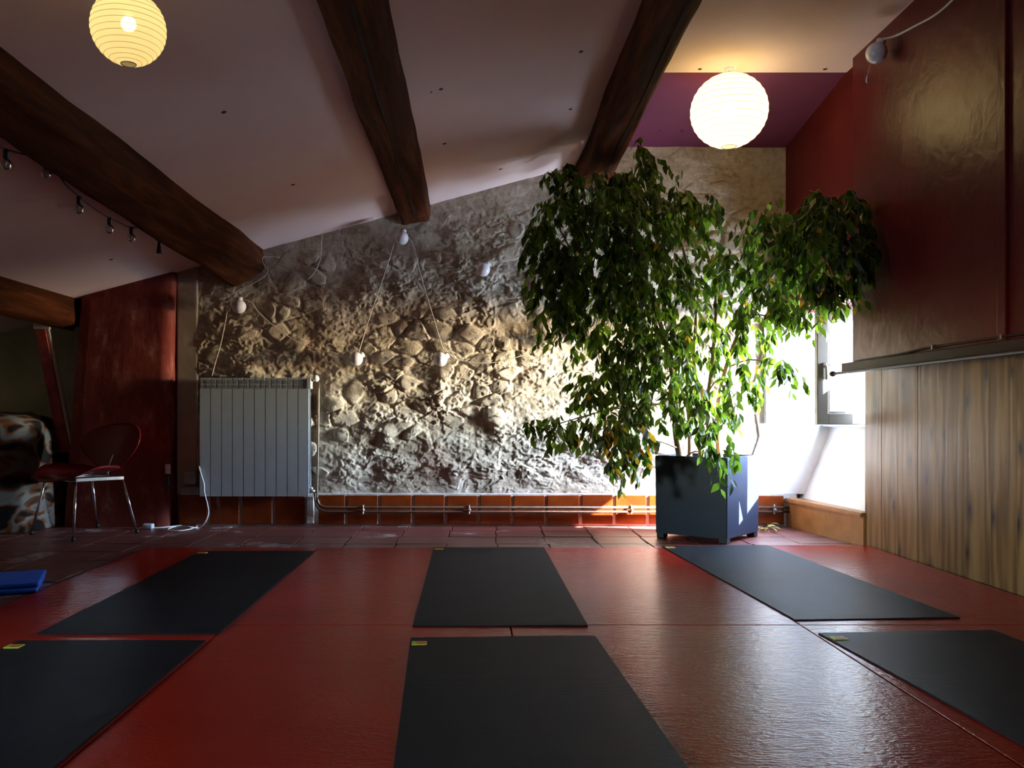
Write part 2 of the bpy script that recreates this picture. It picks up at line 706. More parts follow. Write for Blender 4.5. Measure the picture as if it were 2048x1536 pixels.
def slab(name, pts_low, mat, th, label, cat='ceiling', parent=None):
    lo = [Vector(p) for p in pts_low]
    hi = [p + Vector((0, 0, th)) for p in lo]
    n = len(lo)
    o = mesh(name, lo + hi, [tuple(reversed(range(n)))[::-1], tuple(range(n, 2 * n))[::-1]] + [(i, (i + 1) % n, n + (i + 1) % n, n + i)[::-1] for i in range(n)], mat, parent)
    bm = bmesh.new()
    bm.from_mesh(o.data)
    bmesh.ops.recalc_face_normals(bm, faces=bm.faces)
    bm.to_mesh(o.data)
    bm.free()
    tag(o, label, cat, kind='structure')
    return o


ceiling = slab('ceiling', [(-4.1, -3.1, ceil_z(-4.1)), (0.84, -3.1, ceil_z(0.84)), (0.84, 6.6, ceil_z(0.84)), (-4.1, 6.6, ceil_z(-4.1))], M['ceiling'], 0.12,
               'sloping white painted ceiling between the dark beams')
ZR = 2.70
ceiling_flat = slab('ceiling_upper', [(0.80, -3.1, ZR), (2.7, -3.1, ZR), (2.7, 5.06, ZR), (0.80, 5.06, ZR)], M['ceiling'], 0.12,
                    'raised flat white ceiling panel above the large round lantern')
soffit = slab('ceiling_soffit', [(0.80, 5.06, ZR + 0.004), (2.2, 5.06, ZR + 0.004), (2.2, 6.2, 2.55), (0.80, 6.2, 2.55)], M['purple'], 0.12,
              'purple painted soffit board between the flat ceiling and stone wall')
riser = box('ceiling_step', (0.76, -3.1, 2.40), (0.84, 6.2, 2.85), M['ceiling'])
tag(riser, 'step between the sloping and flat ceilings behind the beam', 'ceiling', kind='structure')

# screw caps on the ceilings
for (x, y) in ((448, 224), (586, 369), (222, 519), (882, 178), (862, 184), (889, 287), (1001, 338), (1162, 103), (1141, 218)):
    t = (C0 - H) / ((CY - y) - CS * (x - CX))
    p = Vector(((x - CX) * t, F * t, H + (CY - y) * t))
    n = Vector((CS, 0, -1)).normalized()
    r = 0.011 if (x, y) != (862, 184) else 0.005
    lathe('screw_cap', [(r, -0.003), (r * 0.9, 0.0025), (r * 0.3, 0.003), (0.0, 0.0015)], p, M['screw'], ceiling, 10, n)
for (x, y) in ((1400, 136), (1650, 136)):
    t = (ZR - H) / (CY - y - 2)
    p = Vector(((x - CX) * t, F * t, ZR))
    lathe('screw_cap', [(0.012, -0.003), (0.011, 0.0025), (0.004, 0.003), (0.0, 0.0015)], p, M['screw'], ceiling_flat, 10, (0, 0, -1))
for (x, y) in ((1365, 262), (1320, 278)):
    p = P(x, y, 5.80)
    p.z = ZR + 0.004 + (p.y - 5.06) / 1.14 * (2.55 - ZR - 0.004)
    lathe('screw_cap', [(0.012, -0.003), (0.011, 0.0025), (0.004, 0.003), (0.0, 0.0015)], p, M['screw'], soffit, 10, (0, 0.13, -1))

# ---- back stone wall as a real relief
X0, X1, Z0, Z1 = -2.02, 2.44, 0.205, 2.72
CWX, CWZ = 0.165, 0.098


def cell_pt(i, j):
    i, j = np.asarray(i, float), np.asarray(j, float)
    px = (i + 0.5 + (_hash(i, j, 1.3) - 0.5) * 0.9 + 0.5 * (j % 2)) * CWX
    pz = (j + 0.5 + (_hash(i, j, 7.9) - 0.5) * 0.85) * CWZ
    return px, pz


def warp(x, z):
    wx = x + (fbm(x * 5, z * 5, 11, 3) - 0.45) * 0.10
    wz = z + (fbm(x * 5, z * 5, 23, 3) - 0.45) * 0.075
    return wx, wz


def voronoi(x, z):
    wx, wz = warp(x, z)
    j0 = np.floor(wz / CWZ)
    i0 = np.floor(wx / CWX)
    d1 = np.full(wx.shape, 9.0)
    d2 = np.full(wx.shape, 9.0)
    ci = np.zeros(wx.shape)
    cj = np.zeros(wx.shape)
    dx1 = np.zeros(wx.shape)
    dz1 = np.zeros(wx.shape)
    for dj in (-2, -1, 0, 1, 2):
        for di in (-2, -1, 0, 1, 2):
            px, pz = cell_pt(i0 + di, j0 + dj)
            ax, az = (wx - px) / CWX, (wz - pz) / CWZ
            d = np.sqrt(ax * ax + az * az)
            closer = d < d1
            d2 = np.where(closer, d1, np.minimum(d2, d))
            ci = np.where(closer, i0 + di, ci)
            cj = np.where(closer, j0 + dj, cj)
            dx1 = np.where(closer, ax, dx1)
            dz1 = np.where(closer, az, dz1)
            d1 = np.where(closer, d, d1)
    return d1, d2, ci, cj, dx1, dz1


def wall_masks(x, z):
    top = C0 + CS * np.minimum(x, 0.85) - 0.0
    below = np.clip((top - z - 0.12) / 0.35, 0, 1)             # smoother plaster under the ceiling
    edge_l = np.clip((x + 1.95) / 0.15, 0, 1)
    right = np.clip((1.98 - x) / 0.25, 0.05, 1)
    base = np.clip((z - 0.23) / 0.16, 0.0, 1)
    big = fbm(x * 1.6 + 4, z * 1.9, 41, 3)
    soft = np.clip((big - 0.40) / 0.16, 0.06, 1)
    return np.minimum(below * 0.75 + 0.25, 1) * edge_l * right * base * soft, edge_l * right


def edge_fade(x, z):
    top = C0 + CS * np.minimum(x, 0.85)
    return np.clip((top - z - 0.05) / 0.5, 0.15, 1) * np.clip((z - 0.22) / 0.14, 0.3, 1)


def wall_h(x, z, full=True):
    x, z = np.asarray(x, float), np.asarray(z, float)
    d1, d2, ci, cj, ax, az = voronoi(x, z)
    rh = _hash(ci, cj, 3.3)
    tx = (_hash(ci, cj, 5.1) - 0.5)
    tz = (_hash(ci, cj, 9.7) - 0.5)
    edge = np.clip((d2 - d1) / 0.15, 0, 1)
    edge = edge * edge * (3 - 2 * edge)
    st = edge * (rh ** 1.5 * 0.015 + 0.002 + tx * ax * 0.034 + tz * az * 0.028)
    mk, mk2 = wall_masks(x, z)
    n1 = fbm(x * 7, z * 10, 61, 4) - 0.47
    n2 = np.abs(fbm(x * 26, z * 32, 77, 3) - 0.45)
    n0 = fbm(x * 2.1, z * 2.3, 91, 3) - 0.47
    wx = x + (fbm(x * 9, z * 9, 171, 3) - 0.45) * 0.10
    wz = z + (fbm(x * 9, z * 9, 187, 3) - 0.45) * 0.07
    q = fbm(wx * 4.2 + 3, wz * 7.5, 133, 5) * 9.0
    qf = np.clip((q - np.floor(q)) / 0.16, 0, 1)
    terr = np.floor(q) + qf * qf * (3 - 2 * qf) - 4.2
    q2 = fbm(wx * 12 + 9, wz * 22.0, 151, 4) * 6.0
    qf2 = np.clip((q2 - np.floor(q2)) / 0.22, 0, 1)
    terr2 = np.floor(q2) + qf2 * qf2 * (3 - 2 * qf2) - 2.8
    pat = np.clip((fbm(x * 3.1, z * 3.7, 201, 3) - 0.33) / 0.2, 0, 1)
    amp = (0.15 + 0.85 * edge_fade(x, z)) * (0.1 + 0.9 * mk2)
    h = st * mk * 0.75 + (n1 * 0.020 - n2 * 0.016) * amp + n0 * 0.040 * mk2 + (terr * 0.0095 * (0.35 + 0.65 * pat) + terr2 * 0.0050 * pat) * amp
    return h + 0.012


NX, NZ = 800, 460
gx = np.linspace(X0, X1, NX)
gz = np.linspace(Z0, Z1, NZ)
GX, GZ = np.meshgrid(gx, gz)
GH = wall_h(GX, GZ)
verts = np.stack([GX.ravel(), (YB - GH).ravel(), GZ.ravel()], 1)
idx = np.arange(NX * NZ).reshape(NZ, NX)
quads = np.stack([idx[:-1, :-1], idx[:-1, 1:], idx[1:, 1:], idx[1:, :-1]], -1).reshape(-1, 4)
me = bpy.data.meshes.new('wall_back')
me.vertices.add(len(verts))
me.vertices.foreach_set('co', verts.ravel())
me.loops.add(quads.size)
me.loops.foreach_set('vertex_index', quads.ravel())
me.polygons.add(len(quads))
me.polygons.foreach_set('loop_start', np.arange(0, quads.size, 4))
me.polygons.foreach_set('loop_total', np.full(len(quads), 4))
me.update(calc_edges=True)
me.validate()
wall_back = link('wall_back', me, M['stone'], None, True)
tag(wall_back, 'rough whitewashed rubble stone wall behind radiator and ficus', 'wall', kind='structure')
box('wall_core', (-2.76, YB + 0.05, -0.2), (2.7, YB + 0.55, 3.0), M['outer'], wall_back)
box('plaster_field', (-4.1, 6.45, -0.02), (-2.7, 6.62, 2.0), M['plaster_grey'], wall_back)
rv = [(1.93, 0.205), (2.43, 0.205), (2.43, 1.47), (2.06, 1.47), (1.98, 1.2), (1.90, 0.9), (1.95, 0.6), (1.88, 0.4)]
bm = bmesh.new()
f0 = bm.faces.new([bm.verts.new((x, YB - 0.034, z)) for x, z in rv])
ex = bmesh.ops.extrude_face_region(bm, geom=[f0])
bmesh.ops.translate(bm, vec=(0, 0.06, 0), verts=[v for v in ex['geom'] if isinstance(v, bmesh.types.BMVert)])
bmesh.ops.recalc_face_normals(bm, faces=bm.faces)
bm_obj('plaster_reveal', bm, M['white_wall'], wall_back)
box('plaster_strip', (-2.03, YB - 0.022, 0.2), (-1.885, YB + 0.05, 1.80), M['plaster'], wall_back, 0.012)

# individual proud stones
stones = []
for j in range(1, 27):
    for i in range(-13, 15):
        px, pz = cell_pt(i, j)
        px, pz = float(px), float(pz)
        rh = float(_hash(np.float64(i), np.float64(j), 3.3))
        top = C0 + CS * min(px, 0.85)
        if not (-1.80 < px < 1.98 and 0.30 < pz < min(top, 2.5) - 0.16):
            continue
        mk = float(wall_masks(np.array(px), np.array(pz))[0])
        stones.append((rh * mk, i, j, px, pz))
stones.sort(reverse=True)
NA = 14
for (q, i, j, px, pz) in stones[:130]:
    # centre in un-warped space: iterate the inverse warp
    x, z = px, pz
    for _ in range(12):
        wx, wz = warp(np.array([x]), np.array([z]))
        x -= float(wx[0]) - px
        z -= float(wz[0]) - pz
    ang = np.linspace(0, 2 * math.pi, NA, endpoint=False) + random.uniform(0, 0.4)
    rr = np.linspace(0.006, 0.17, 60)
    RX = x + np.outer(np.cos(ang), rr)
    RZ = z + np.outer(np.sin(ang), rr)
    d1, d2, ci, cj, _, _ = voronoi(RX, RZ)
    inside = (ci == i) & (cj == j) & (d2 - d1 > 0.12)
    rad = []
    for a in range(NA):
        k = np.argmin(inside[a]) if not inside[a].all() else 59
        rad.append(rr[max(k - 1, 0)])
    rad = np.array(rad)
    rad = np.minimum(rad, 1.8 * np.median(rad))
    if np.median(rad) < 0.02:
        continue
    tx, tz = random.uniform(-0.22, 0.22), random.uniform(-0.18, 0.18)
    lift = 0.003 + 0.007 * random.random()
    vs, fs = [], []
    rings = (0.0, 0.45, 0.80, 0.97, 1.06)
    lifts = (lift, lift, lift * 0.9, lift * 0.35, -0.014)
    cx = [(x, z, lift)]
    for s, lf in zip(rings[1:], lifts[1:]):
        for a in range(NA):
            cx.append((x + math.cos(ang[a]) * rad[a] * s, z + math.sin(ang[a]) * rad[a] * s, lf))
    arr = np.array(cx)
    hh = wall_h(arr[:, 0], arr[:, 1])
    hc = hh[0]
    flat = hc + (arr[:, 0] - x) * tx + (arr[:, 1] - z) * tz
    w = np.clip(arr[:, 2] / lift, 0, 1)
    hf = hh * (1 - 0.35 * w) + flat * 0.35 * w + arr[:, 2] + (RNG.random(len(arr)) - 0.5) * 0.006 * w
    for k in range(len(arr)):
        vs.append((arr[k, 0] - x, -(hf[k] - hc), arr[k, 1] - z))
    for a in range(NA):
        b = (a + 1) % NA
        fs.append((0, 1 + b, 1 + a)[::-1])
        for r in range(3):
            p0, p1 = 1 + r * NA, 1 + (r + 1) * NA
            fs.append((p0 + a, p0 + b, p1 + b, p1 + a)[::-1])
    o = mesh('stone', vs, fs, M['stone'], None, True)
    o.location = (x, YB - hc, z)
    o.parent = wall_back
    bm = bmesh.new()
    bm.from_mesh(o.data)
    bmesh.ops.recalc_face_normals(bm, faces=bm.faces)
    bm.to_mesh(o.data)
    bm.free()

# skirting of glazed tiles
skirt = box('baseboard_back', (-2.0, YB - 0.035, -0.02), (2.2, YB + 0.05, 0.209), M['grey_mortar'], None, 0.004)
tag(skirt, 'skirting of orange glazed tiles with pale mortar joints along stone wall', 'skirting', kind='structure')
xs_px = [356, 418, 482, 548, 612]
xr_px = [634, 693, 759, 826, 892, 958, 1025, 1092, 1161, 1228, 1295, 1361, 1428, 1495, 1570]
for seq in (xs_px, xr_px):
    for a, b in zip(seq, seq[1:]):
        xa, xb = (a - CX) * 6.02 / F + 0.0105, (b - CX) * 6.02 / F - 0.0105
        bm = bmesh.new()
        add_box(bm, (xa, YB - 0.047 + random.uniform(-0.001, 0.001), 0.001), (xb, YB - 0.03, 0.196 + random.uniform(-0.002, 0.003)), 0.003, 1)
        bm_obj('tile', bm, M['glaze'], skirt)

# ---- right side: red partition, niche, pine planks
wall_right = box('wall_right', (2.08, -3.1, 1.0), (2.6, 4.86, 2.72), M['red_wall'])
tag(wall_right, 'dark red satin painted partition wall above the pine planks', 'wall', kind='structure')
# raised vertical boards at the far end of the partition
box('edge_board', (2.066, 3.44, 1.0), (2.09, 3.50, 2.70), M['red_wall'], wall_right, 0.006)
niche = box('wall_niche', (2.13, 4.84, 1.44), (2.6, 6.3, 2.72), M['red_matt'])
tag(niche, 'dark red wall above the window niche beside the stone wall', 'wall', kind='structure')

rail = box('trim_1', (2.045, -3.1, 0.972), (2.10, 4.93, 1.03), M['rail'], None, 0.006)
tag(rail, 'dark ledge along the lower edge of the red partition', 'trim', kind='structure')
rod = tube('rail_rod', [(2.035, -3.0, 0.975), (2.035, 5.02, 0.975)], 0.008, M['rail'], rail, 10)
lathe('rod_finial', [(0.010, 0), (0.016, 0.008), (0.016, 0.03), (0.009, 0.042), (0, 0.045)], (2.035, 5.0, 0.975), M['rail'], rail, 12, (0, 1, 0))
cab = tag(tube('cable', smooth_path([(2.068, 4.8, 1.034), (2.066, 4.3, 1.036), (2.07, 4.05, 1.048), (2.066, 3.85, 1.047), (2.068, 3.4, 1.046), (2.068, 2.4, 1.05)], 6), 0.005, M['rail']),
          'thin dark cable clipped above the ledge of the red wall', 'cable')
for y in (3.98, 3.46):
    box('clip', (2.058, y - 0.006, 1.036), (2.08, y + 0.006, 1.056), M['brass'], cab, 0.002)

lower = box('wall_right_lower', (2.268, -3.1, -0.02), (2.31, 5.085, 1.05), M['outer'])
tag(lower, 'wainscot of upright knotty pine planks below the red partition', 'wall', kind='structure')
y = 5.092
k = 0
while y > 0.3:
    w = random.choice((0.205, 0.215, 0.19, 0.225, 0.16))
    d = random.uniform(-0.0012, 0.0012)
    bm = bmesh.new()
    add_box(bm, (2.250 + d, y - w + 0.0006, -0.014), (2.272, y - 0.0006, 1.0), 0.0014, 1)
    bm_obj('plank', bm, M['plank'], lower)
    y -= w

# knee board of the niche
def skew_box(name, xf, xn, xb, z0, z1, y0, y1, mat, parent=None, bev=0.004):
    """board whose room face runs from xn at y0 to xf at y1"""
    bm = bmesh.new()
    V = [bm.verts.new(v) for v in ((xn, y0, z0), (xb, y0, z0), (xb, y1, z0), (xf, y1, z0), (xn, y0, z1), (xb, y0, z1), (xb, y1, z1), (xf, y1, z1))]
    for f in ((0, 3, 2, 1), (4, 5, 6, 7), (0, 1, 5, 4), (1, 2, 6, 5), (2, 3, 7, 6), (3, 0, 4, 7)):
        bm.faces.new([V[i] for i in f])
    bmesh.ops.recalc_face_normals(bm, faces=bm.faces)
    bmesh.ops.bevel(bm, geom=list(bm.edges), offset=bev, segments=2, affect='EDGES')
    return bm_obj(name, bm, mat, parent)


kick = skew_box('trim_2', 2.125, 2.240, 2.30, -0.02, 0.160, 5.085, 6.035, M['pine'])
tag(kick, 'varnished pine board with moulded top along the foot of niche', 'trim', kind='structure')
skew_box('moulding', 2.108, 2.226, 2.32, 0.148, 0.178, 5.094, 6.03, M['pine'], kick, 0.007)

# window wall of the niche
apron = mesh('wall_niche_apron', [(2.30, 5.0, 0.17), (2.22, 6.2, 0.17), (WX + 0.01, 6.2, 0.665), (WX + 0.01, 4.95, 0.665),
                                  (2.30, 5.0, -0.2), (2.22, 6.2, -0.2), (WX + 0.12, 6.2, 0.665), (WX + 0.12, 4.95, 0.665), (WX + 0.12, 6.2, -0.2), (WX + 0.12, 4.95, -0.2)],
             [(0, 3, 2, 1), (3, 7, 6, 2), (0, 1, 5, 4), (7, 9, 8, 6), (4, 5, 8, 9), (0, 4, 9, 7, 3), (1, 2, 6, 8, 5)], M['white_wall'])
tag(apron, 'white plaster apron sloping below the small window in niche', 'wall', kind='structure')
head = box('wall_niche_head', (WX, 4.95, 1.385), (WX + 0.12, 6.2, 1.50), M['white_wall'])
tag(head, 'white plaster strip above the small niche window', 'wall', kind='structure')
jamb = box('wall_niche_jamb', (2.30, 4.86, 0.0), (WX + 0.12, 4.965, 1.46), M['white_wall'])
tag(jamb, 'white plaster side of the window niche behind the planks', 'wall', kind='structure')
jamb2 = box('wall_niche_reveal', (WX, 6.0, 0.6), (WX + 0.12, 6.3, 1.46), M['white_wall'])
tag(jamb2, 'white plaster reveal where niche window meets the stone wall', 'wall', kind='structure')

win = box('window_1', (WX + 0.02, 4.95, 0.665), (WX + 0.08, 4.985, 1.385), M['frame_paint'])
tag(win, 'small two leaf window in the niche with both leaves open inward', 'window', kind='structure')
box('window_frame', (WX + 0.02, 5.985, 0.665), (WX + 0.08, 6.03, 1.385), M['frame_paint'], win)
box('window_frame', (WX + 0.02, 4.95, 0.665), (WX + 0.08, 6.03, 0.685), M['frame_paint'], win)
box('window_frame', (WX + 0.02, 4.95, 1.365), (WX + 0.08, 6.03, 1.385), M['frame_paint'], win)
box('window_sill', (2.36, 4.96, 0.664), (WX + 0.03, 6.02, 0.676), M['frame_paint'], win, 0.003)


def casement(yc, handle):
    """leaf standing open at right angles to the window: spans X 2.0..WX at constant Y"""
    xa, xb, za, zb, fw = (1.985 if handle else 1.97), WX + 0.02, 0.686, 1.366, 0.066
    bm = bmesh.new()
    for a, b in (((xa, za), (xa + fw, zb)), ((xb - fw, za), (xb, zb)), ((xa + fw, za), (xb - fw, za + fw)), ((xa + fw, zb - fw), (xb - fw, zb))):
        add_box(bm, (a[0], yc - 0.022, a[1]), (b[0], yc + 0.022, b[1]), 0.004, 1)
    leaf = bm_obj('casement', bm, M['frame_paint'], win)
    bm = bmesh.new()
    g = 0.012
    for a, b in (((xa + fw, za + fw), (xa + fw + g, zb - fw)), ((xb - fw - g, za + fw), (xb - fw, zb - fw)),
                 ((xa + fw + g, za + fw), (xb - fw - g, za + fw + g)), ((xa + fw + g, zb - fw - g), (xb - fw - g, zb - fw))):
        add_box(bm, (a[0], yc - 0.012, a[1]), (b[0], yc + 0.012, b[1]), 0.002, 1)
    bm_obj('glazing_bead', bm, M['frame_paint'], leaf)
    box('pane', (xa + fw, yc - 0.003, za + fw), (xb - fw, yc + 0.003, zb - fw), M['glass'], leaf)
    if handle:
        bm = bmesh.new()
        add_box(bm, (xa + 0.028, yc - 0.034, 0.955), (xa + 0.052, yc - 0.020, 1.045), 0.005, 2)
        add_tube(bm, [(xa + 0.04, yc - 0.03, 1.02), (xa + 0.04, yc - 0.055, 1.02), (xa + 0.04, yc - 0.058, 0.97), (xa + 0.04, yc - 0.056, 0.945)], 0.009, 8)
        bm_obj('handle', bm, M['brass'], leaf)


casement(5.14, True)
casement(5.998, False)

# ---- rest of the room shell (left, and behind the viewer)
for nm, a, b, lab in (
    ('wall_left', (-4.12, 1.5, -0.2), (-4.0, 6.62, 1.5), 'low left wall under the sloping ceiling'),
    ('wall_left_rear', (-4.12, -3.1, -0.2), (-4.0, 0.5, 1.5), 'low left wall behind the viewer'),
    ('wall_left_sill', (-4.12, 0.5, -0.2), (-4.0, 1.5, 0.45), 'sill wall under the left window'),
    ('wall_left_head', (-4.12, 0.5, 0.95), (-4.0, 1.5, 1.5), 'strip of wall above the left window'),
    ('wall_front', (-4.12, -3.2, -0.2), (2.7, -3.08, 3.0), 'plastered wall behind the viewer')):
    tag(box(nm, a, b, M['plaster_grey'] if 'left' in nm else M['outer']), lab, 'wall', kind='structure')
w2 = box('window_2', (-4.08, 0.5, 0.45), (-4.04, 0.54, 0.95), M['frame_paint'])
tag(w2, 'low window in the left wall outside the picture', 'window', kind='structure')
box('window_frame', (-4.08, 1.46, 0.45), (-4.04, 1.5, 0.95), M['frame_paint'], w2)
box('window_frame', (-4.08, 0.54, 0.45), (-4.04, 1.46, 0.48), M['frame_paint'], w2)
box('window_frame', (-4.08, 0.54, 0.92), (-4.04, 1.46, 0.95), M['frame_paint'], w2)
box('pane', (-4.064, 0.54, 0.48), (-4.058, 1.46, 0.92), M['glass'], w2)

# ================================================================== BEAMS
def beam(label, near, far, ya=-3.05, yb=6.14, seed=0, amp=0.012, crack=None):
    """near / far: four (x, z) corners, anticlockwise from top right: tr, br, bl, tl"""
    NS, NP = 90, 7
    vs, fs = [], []
    rows = []
    for s in range(NS + 1):
        t = s / NS
        yv = ya + (yb - ya) * t
        u = min(1.0, max(0.0, (yv - 2.6) / (yb - 2.6)))
        cs = [Vector((a[0] + (b[0] - a[0]) * u, a[1] + (b[1] - a[1]) * u)) for a, b in zip(near, far)]
        ring = []
        for e in range(4):
            a, b = cs[e], cs[(e + 1) % 4]
            for q in range(NP):
                ring.append(a.lerp(b, (q + 0.0) / NP))
        # round the corners a little
        n = len(ring)
        ring = [ring[i] * 0.5 + (ring[i - 1] + ring[(i + 1) % n]) * 0.25 for i in range(n)]
        cen = sum(cs, Vector((0, 0))) / 4
        row = []
        for i, p in enumerate(ring):
            d = (p - cen).normalized()
            nz = (fbm(np.array(yv * 1.3 + seed), np.array(i * 0.33 + seed * 7), seed, 3) - 0.45) * amp * 3.2
            nz += (float(fbm(np.array(yv * 6.0), np.array(i * 1.1), seed + 5, 2)) - 0.37) * amp * 0.9
            p2 = p + d * float(nz)
            if i < 2 or i > 3 * NP:
                p2 = p
            row.append(len(vs))
            vs.append((p2.x, yv, p2.y))
        rows.append(row)
    n = len(rows[0])
    for a, b in zip(rows, rows[1:]):
        for i in range(n):
            fs.append((a[i], a[(i + 1) % n], b[(i + 1) % n], b[i]))
    fs.append(tuple(rows[0]))
    fs.append(tuple(reversed(rows[-1])))
    o = mesh('ceiling_beam', vs, fs, M['beam'], None, True)
    bm = bmesh.new()
    bm.from_mesh(o.data)
    bmesh.ops.recalc_face_normals(bm, faces=bm.faces)
    bm.to_mesh(o.data)
    bm.free()
    tag(o, label, 'beam', 'roof purlins')
    if crack:
        i = crack
        pts, rr = [], []
        for s in range(30, NS - 1):
            v = Vector(vs[rows[s][i]])
            w = Vector(vs[rows[s][i + 1]])
            f = 0.5 + 0.5 * (float(vnoise(np.array(s * 0.21), np.array(3.0), seed)) - 0.5)
            p = v.lerp(w, f)
            pts.append(p)
            rr.append(0.0035 + 0.0035 * float(vnoise(np.array(s * 0.3), np.array(8.0), seed)))
        c = tube('crack', pts, rr, M['crack'], o, 6)
    return o


beam('heavy dark beam crossing the upper left, its end above the radiator', [(-1.47, 1.95), (-1.445, 1.77), (-1.635, 1.695), (-1.76, 1.87)],
     [(-1.45, 1.95), (-1.415, 1.735), (-1.655, 1.595), (-1.72, 1.88)], seed=1, amp=0.013)
beam('dark ceiling beam at the top centre ending above the stone wall', [(-0.29, 2.28), (-0.30, 2.075), (-0.50, 2.035), (-0.54, 2.2)],
     [(-0.29, 2.28), (-0.30, 2.065), (-0.49, 2.035), (-0.54, 2.2)], seed=2, amp=0.009, crack=10)
beam('cracked dark beam disappearing into the top of the ficus', [(0.93, 2.80), (0.865, 2.33), (0.705, 2.29), (0.675, 2.55)],
     [(0.97, 2.80), (0.945, 2.33), (0.72, 2.28), (0.69, 2.55)], seed=3, amp=0.011, crack=9)
beam('low dark beam at the left edge ending against the red pillar', [(-2.70, 1.60), (-2.70, 1.355), (-2.85, 1.335), (-2.98, 1.52)],
     [(-2.70, 1.60), (-2.70, 1.355), (-2.85, 1.335), (-2.98, 1.52)], yb=6.25, seed=4, amp=0.008)

# ================================================================== PILLAR, STRUT, LEFT WALL DETAIL
def pillar_mesh():
    bm = bmesh.new()
    NZp, Yf, Yb = 26, 5.985, 6.10
    rows = []
    for r in range(NZp + 1):
        t = r / NZp
        xl = -2.785 + t * (2.785 - 2.665)
        xr = -2.065 + t * (2.065 - 2.030)
        zt_l, zt_r = ceil_z(-2.665) + 0.01, ceil_z(-2.03) + 0.01
        ring = []
        prof = [(xl - 0.02, Yb + 0.36), (xl, Yf + 0.03)] + [(xl + (xr - xl) * q / 8 + (0.012 if q == 0 else -0.012 if q == 8 else 0), Yf) for q in range(9)] + [(xr, Yf + 0.03), (xr + 0.015, Yb)]
        for k, (x, yv) in enumerate(prof):
            f = (x - xl) / (xr - xl)
            zz = -0.02 + t * (zt_l + (zt_r - zt_l) * f + 0.02)
            w = (float(fbm(np.array(x * 5.0), np.array(zz * 4.0), 3, 3)) - 0.45) * 0.022
            ring.append(bm.verts.new((x + (w if k in (1, 2, 10, 11) else 0), yv - w, zz)))
        rows.append(ring)
    for a, b in zip(rows, rows[1:]):
        for i in range(len(a) - 1):
            bm.faces.new((a[i], a[i + 1], b[i + 1], b[i]))
    bm.faces.new(rows[-1])
    return bm


pil = bm_obj('wall_pillar', pillar_mesh(), M['pillar'], None, True)
tag(pil, 'worn dark red chimney pillar leaning beside the radiator', 'pillar', kind='structure')

st = thing('leaning_strut', P(110, 890, 6.05), 'thin red strut with whitewashed edge slanting under the low beam', 'strut')
a, b = P(84, 655, 6.0), P(134, 905, 6.1)
d = (b - a)


def slanted(name, off0, off1, y0, y1, mat):
    vs = []
    for p, q in ((a, 0), (b, 1)):
        for yy in (y0, y1):
            vs.append((p.x + off0, p.y + yy, p.z))
            vs.append((p.x + off1, p.y + yy, p.z))
    bm = bmesh.new()
    V = [bm.verts.new(v) for v in vs]
    for f in ((0, 1, 5, 4), (2, 6, 7, 3), (0, 4, 6, 2), (1, 3, 7, 5), (0, 2, 3, 1), (4, 5, 7, 6)):
        bm.faces.new([V[i] for i in f])
    bmesh.ops.recalc_face_normals(bm, faces=bm.faces)
    bmesh.ops.bevel(bm, geom=list(bm.edges), offset=0.004, segments=1, affect='EDGES')
    return bm_obj(name, bm, mat, st)


slanted('strut_board', -0.045, 0.030, -0.02, 0.03, M['strut_red'])
slanted('white_edge', 0.0305, 0.052, -0.012, 0.03, M['strut_white'])
box('head_block', (a.x - 0.05, a.y - 0.022, a.z - 0.012), (a.x + 0.06, a.y + 0.03, a.z + 0.035), M['strut_white'], st, 0.004)

band = box('trim_3', (-3.6, 6.42, 0.155), (-2.80, 6.47, 0.53), M['white_wall'], None, 0.006)
tag(band, 'pale painted band low on the wall behind the red chair', 'trim', kind='structure')

# sockets beside the pillar
sk = thing('wall_socket', P(337, 960, 5.97), 'small white double socket on the pillar edge above a black plug', 'socket')
box('socket_plate', P(330, 948, 5.968), P(342, 928, 5.985), M['white_plastic'], sk, 0.002)
box('switch', P(334, 946, 5.962), P(341, 931, 5.97), M['white_plastic'], sk, 0.002)
box('plug', P(330, 970, 5.94), P(343, 951, 5.985), M['black'], sk, 0.006)
tube('plug_cable', smooth_path([P(335, 970, 5.96), P(334, 980, 5.958), P(336, 992, 5.965)], 4), 0.005, M['black'], sk)
jb = thing('junction_box', P(381, 955, 6.02), 'grey electrical box on the wall left of the radiator', 'electrical box')
box('box_body', P(367, 969, 5.995), P(395, 940, 6.04), simple('box_grey', (0.30, 0.34, 0.37), 0.5), jb, 0.005)
box('box_lid', P(369, 967, 5.988), P(393, 942, 5.997), simple('lid_grey', (0.34, 0.38, 0.41), 0.5), jb, 0.004)
box('bracket', P(362, 975, 6.0), P(398, 971, 6.04), M['grille'], jb, 0.002)

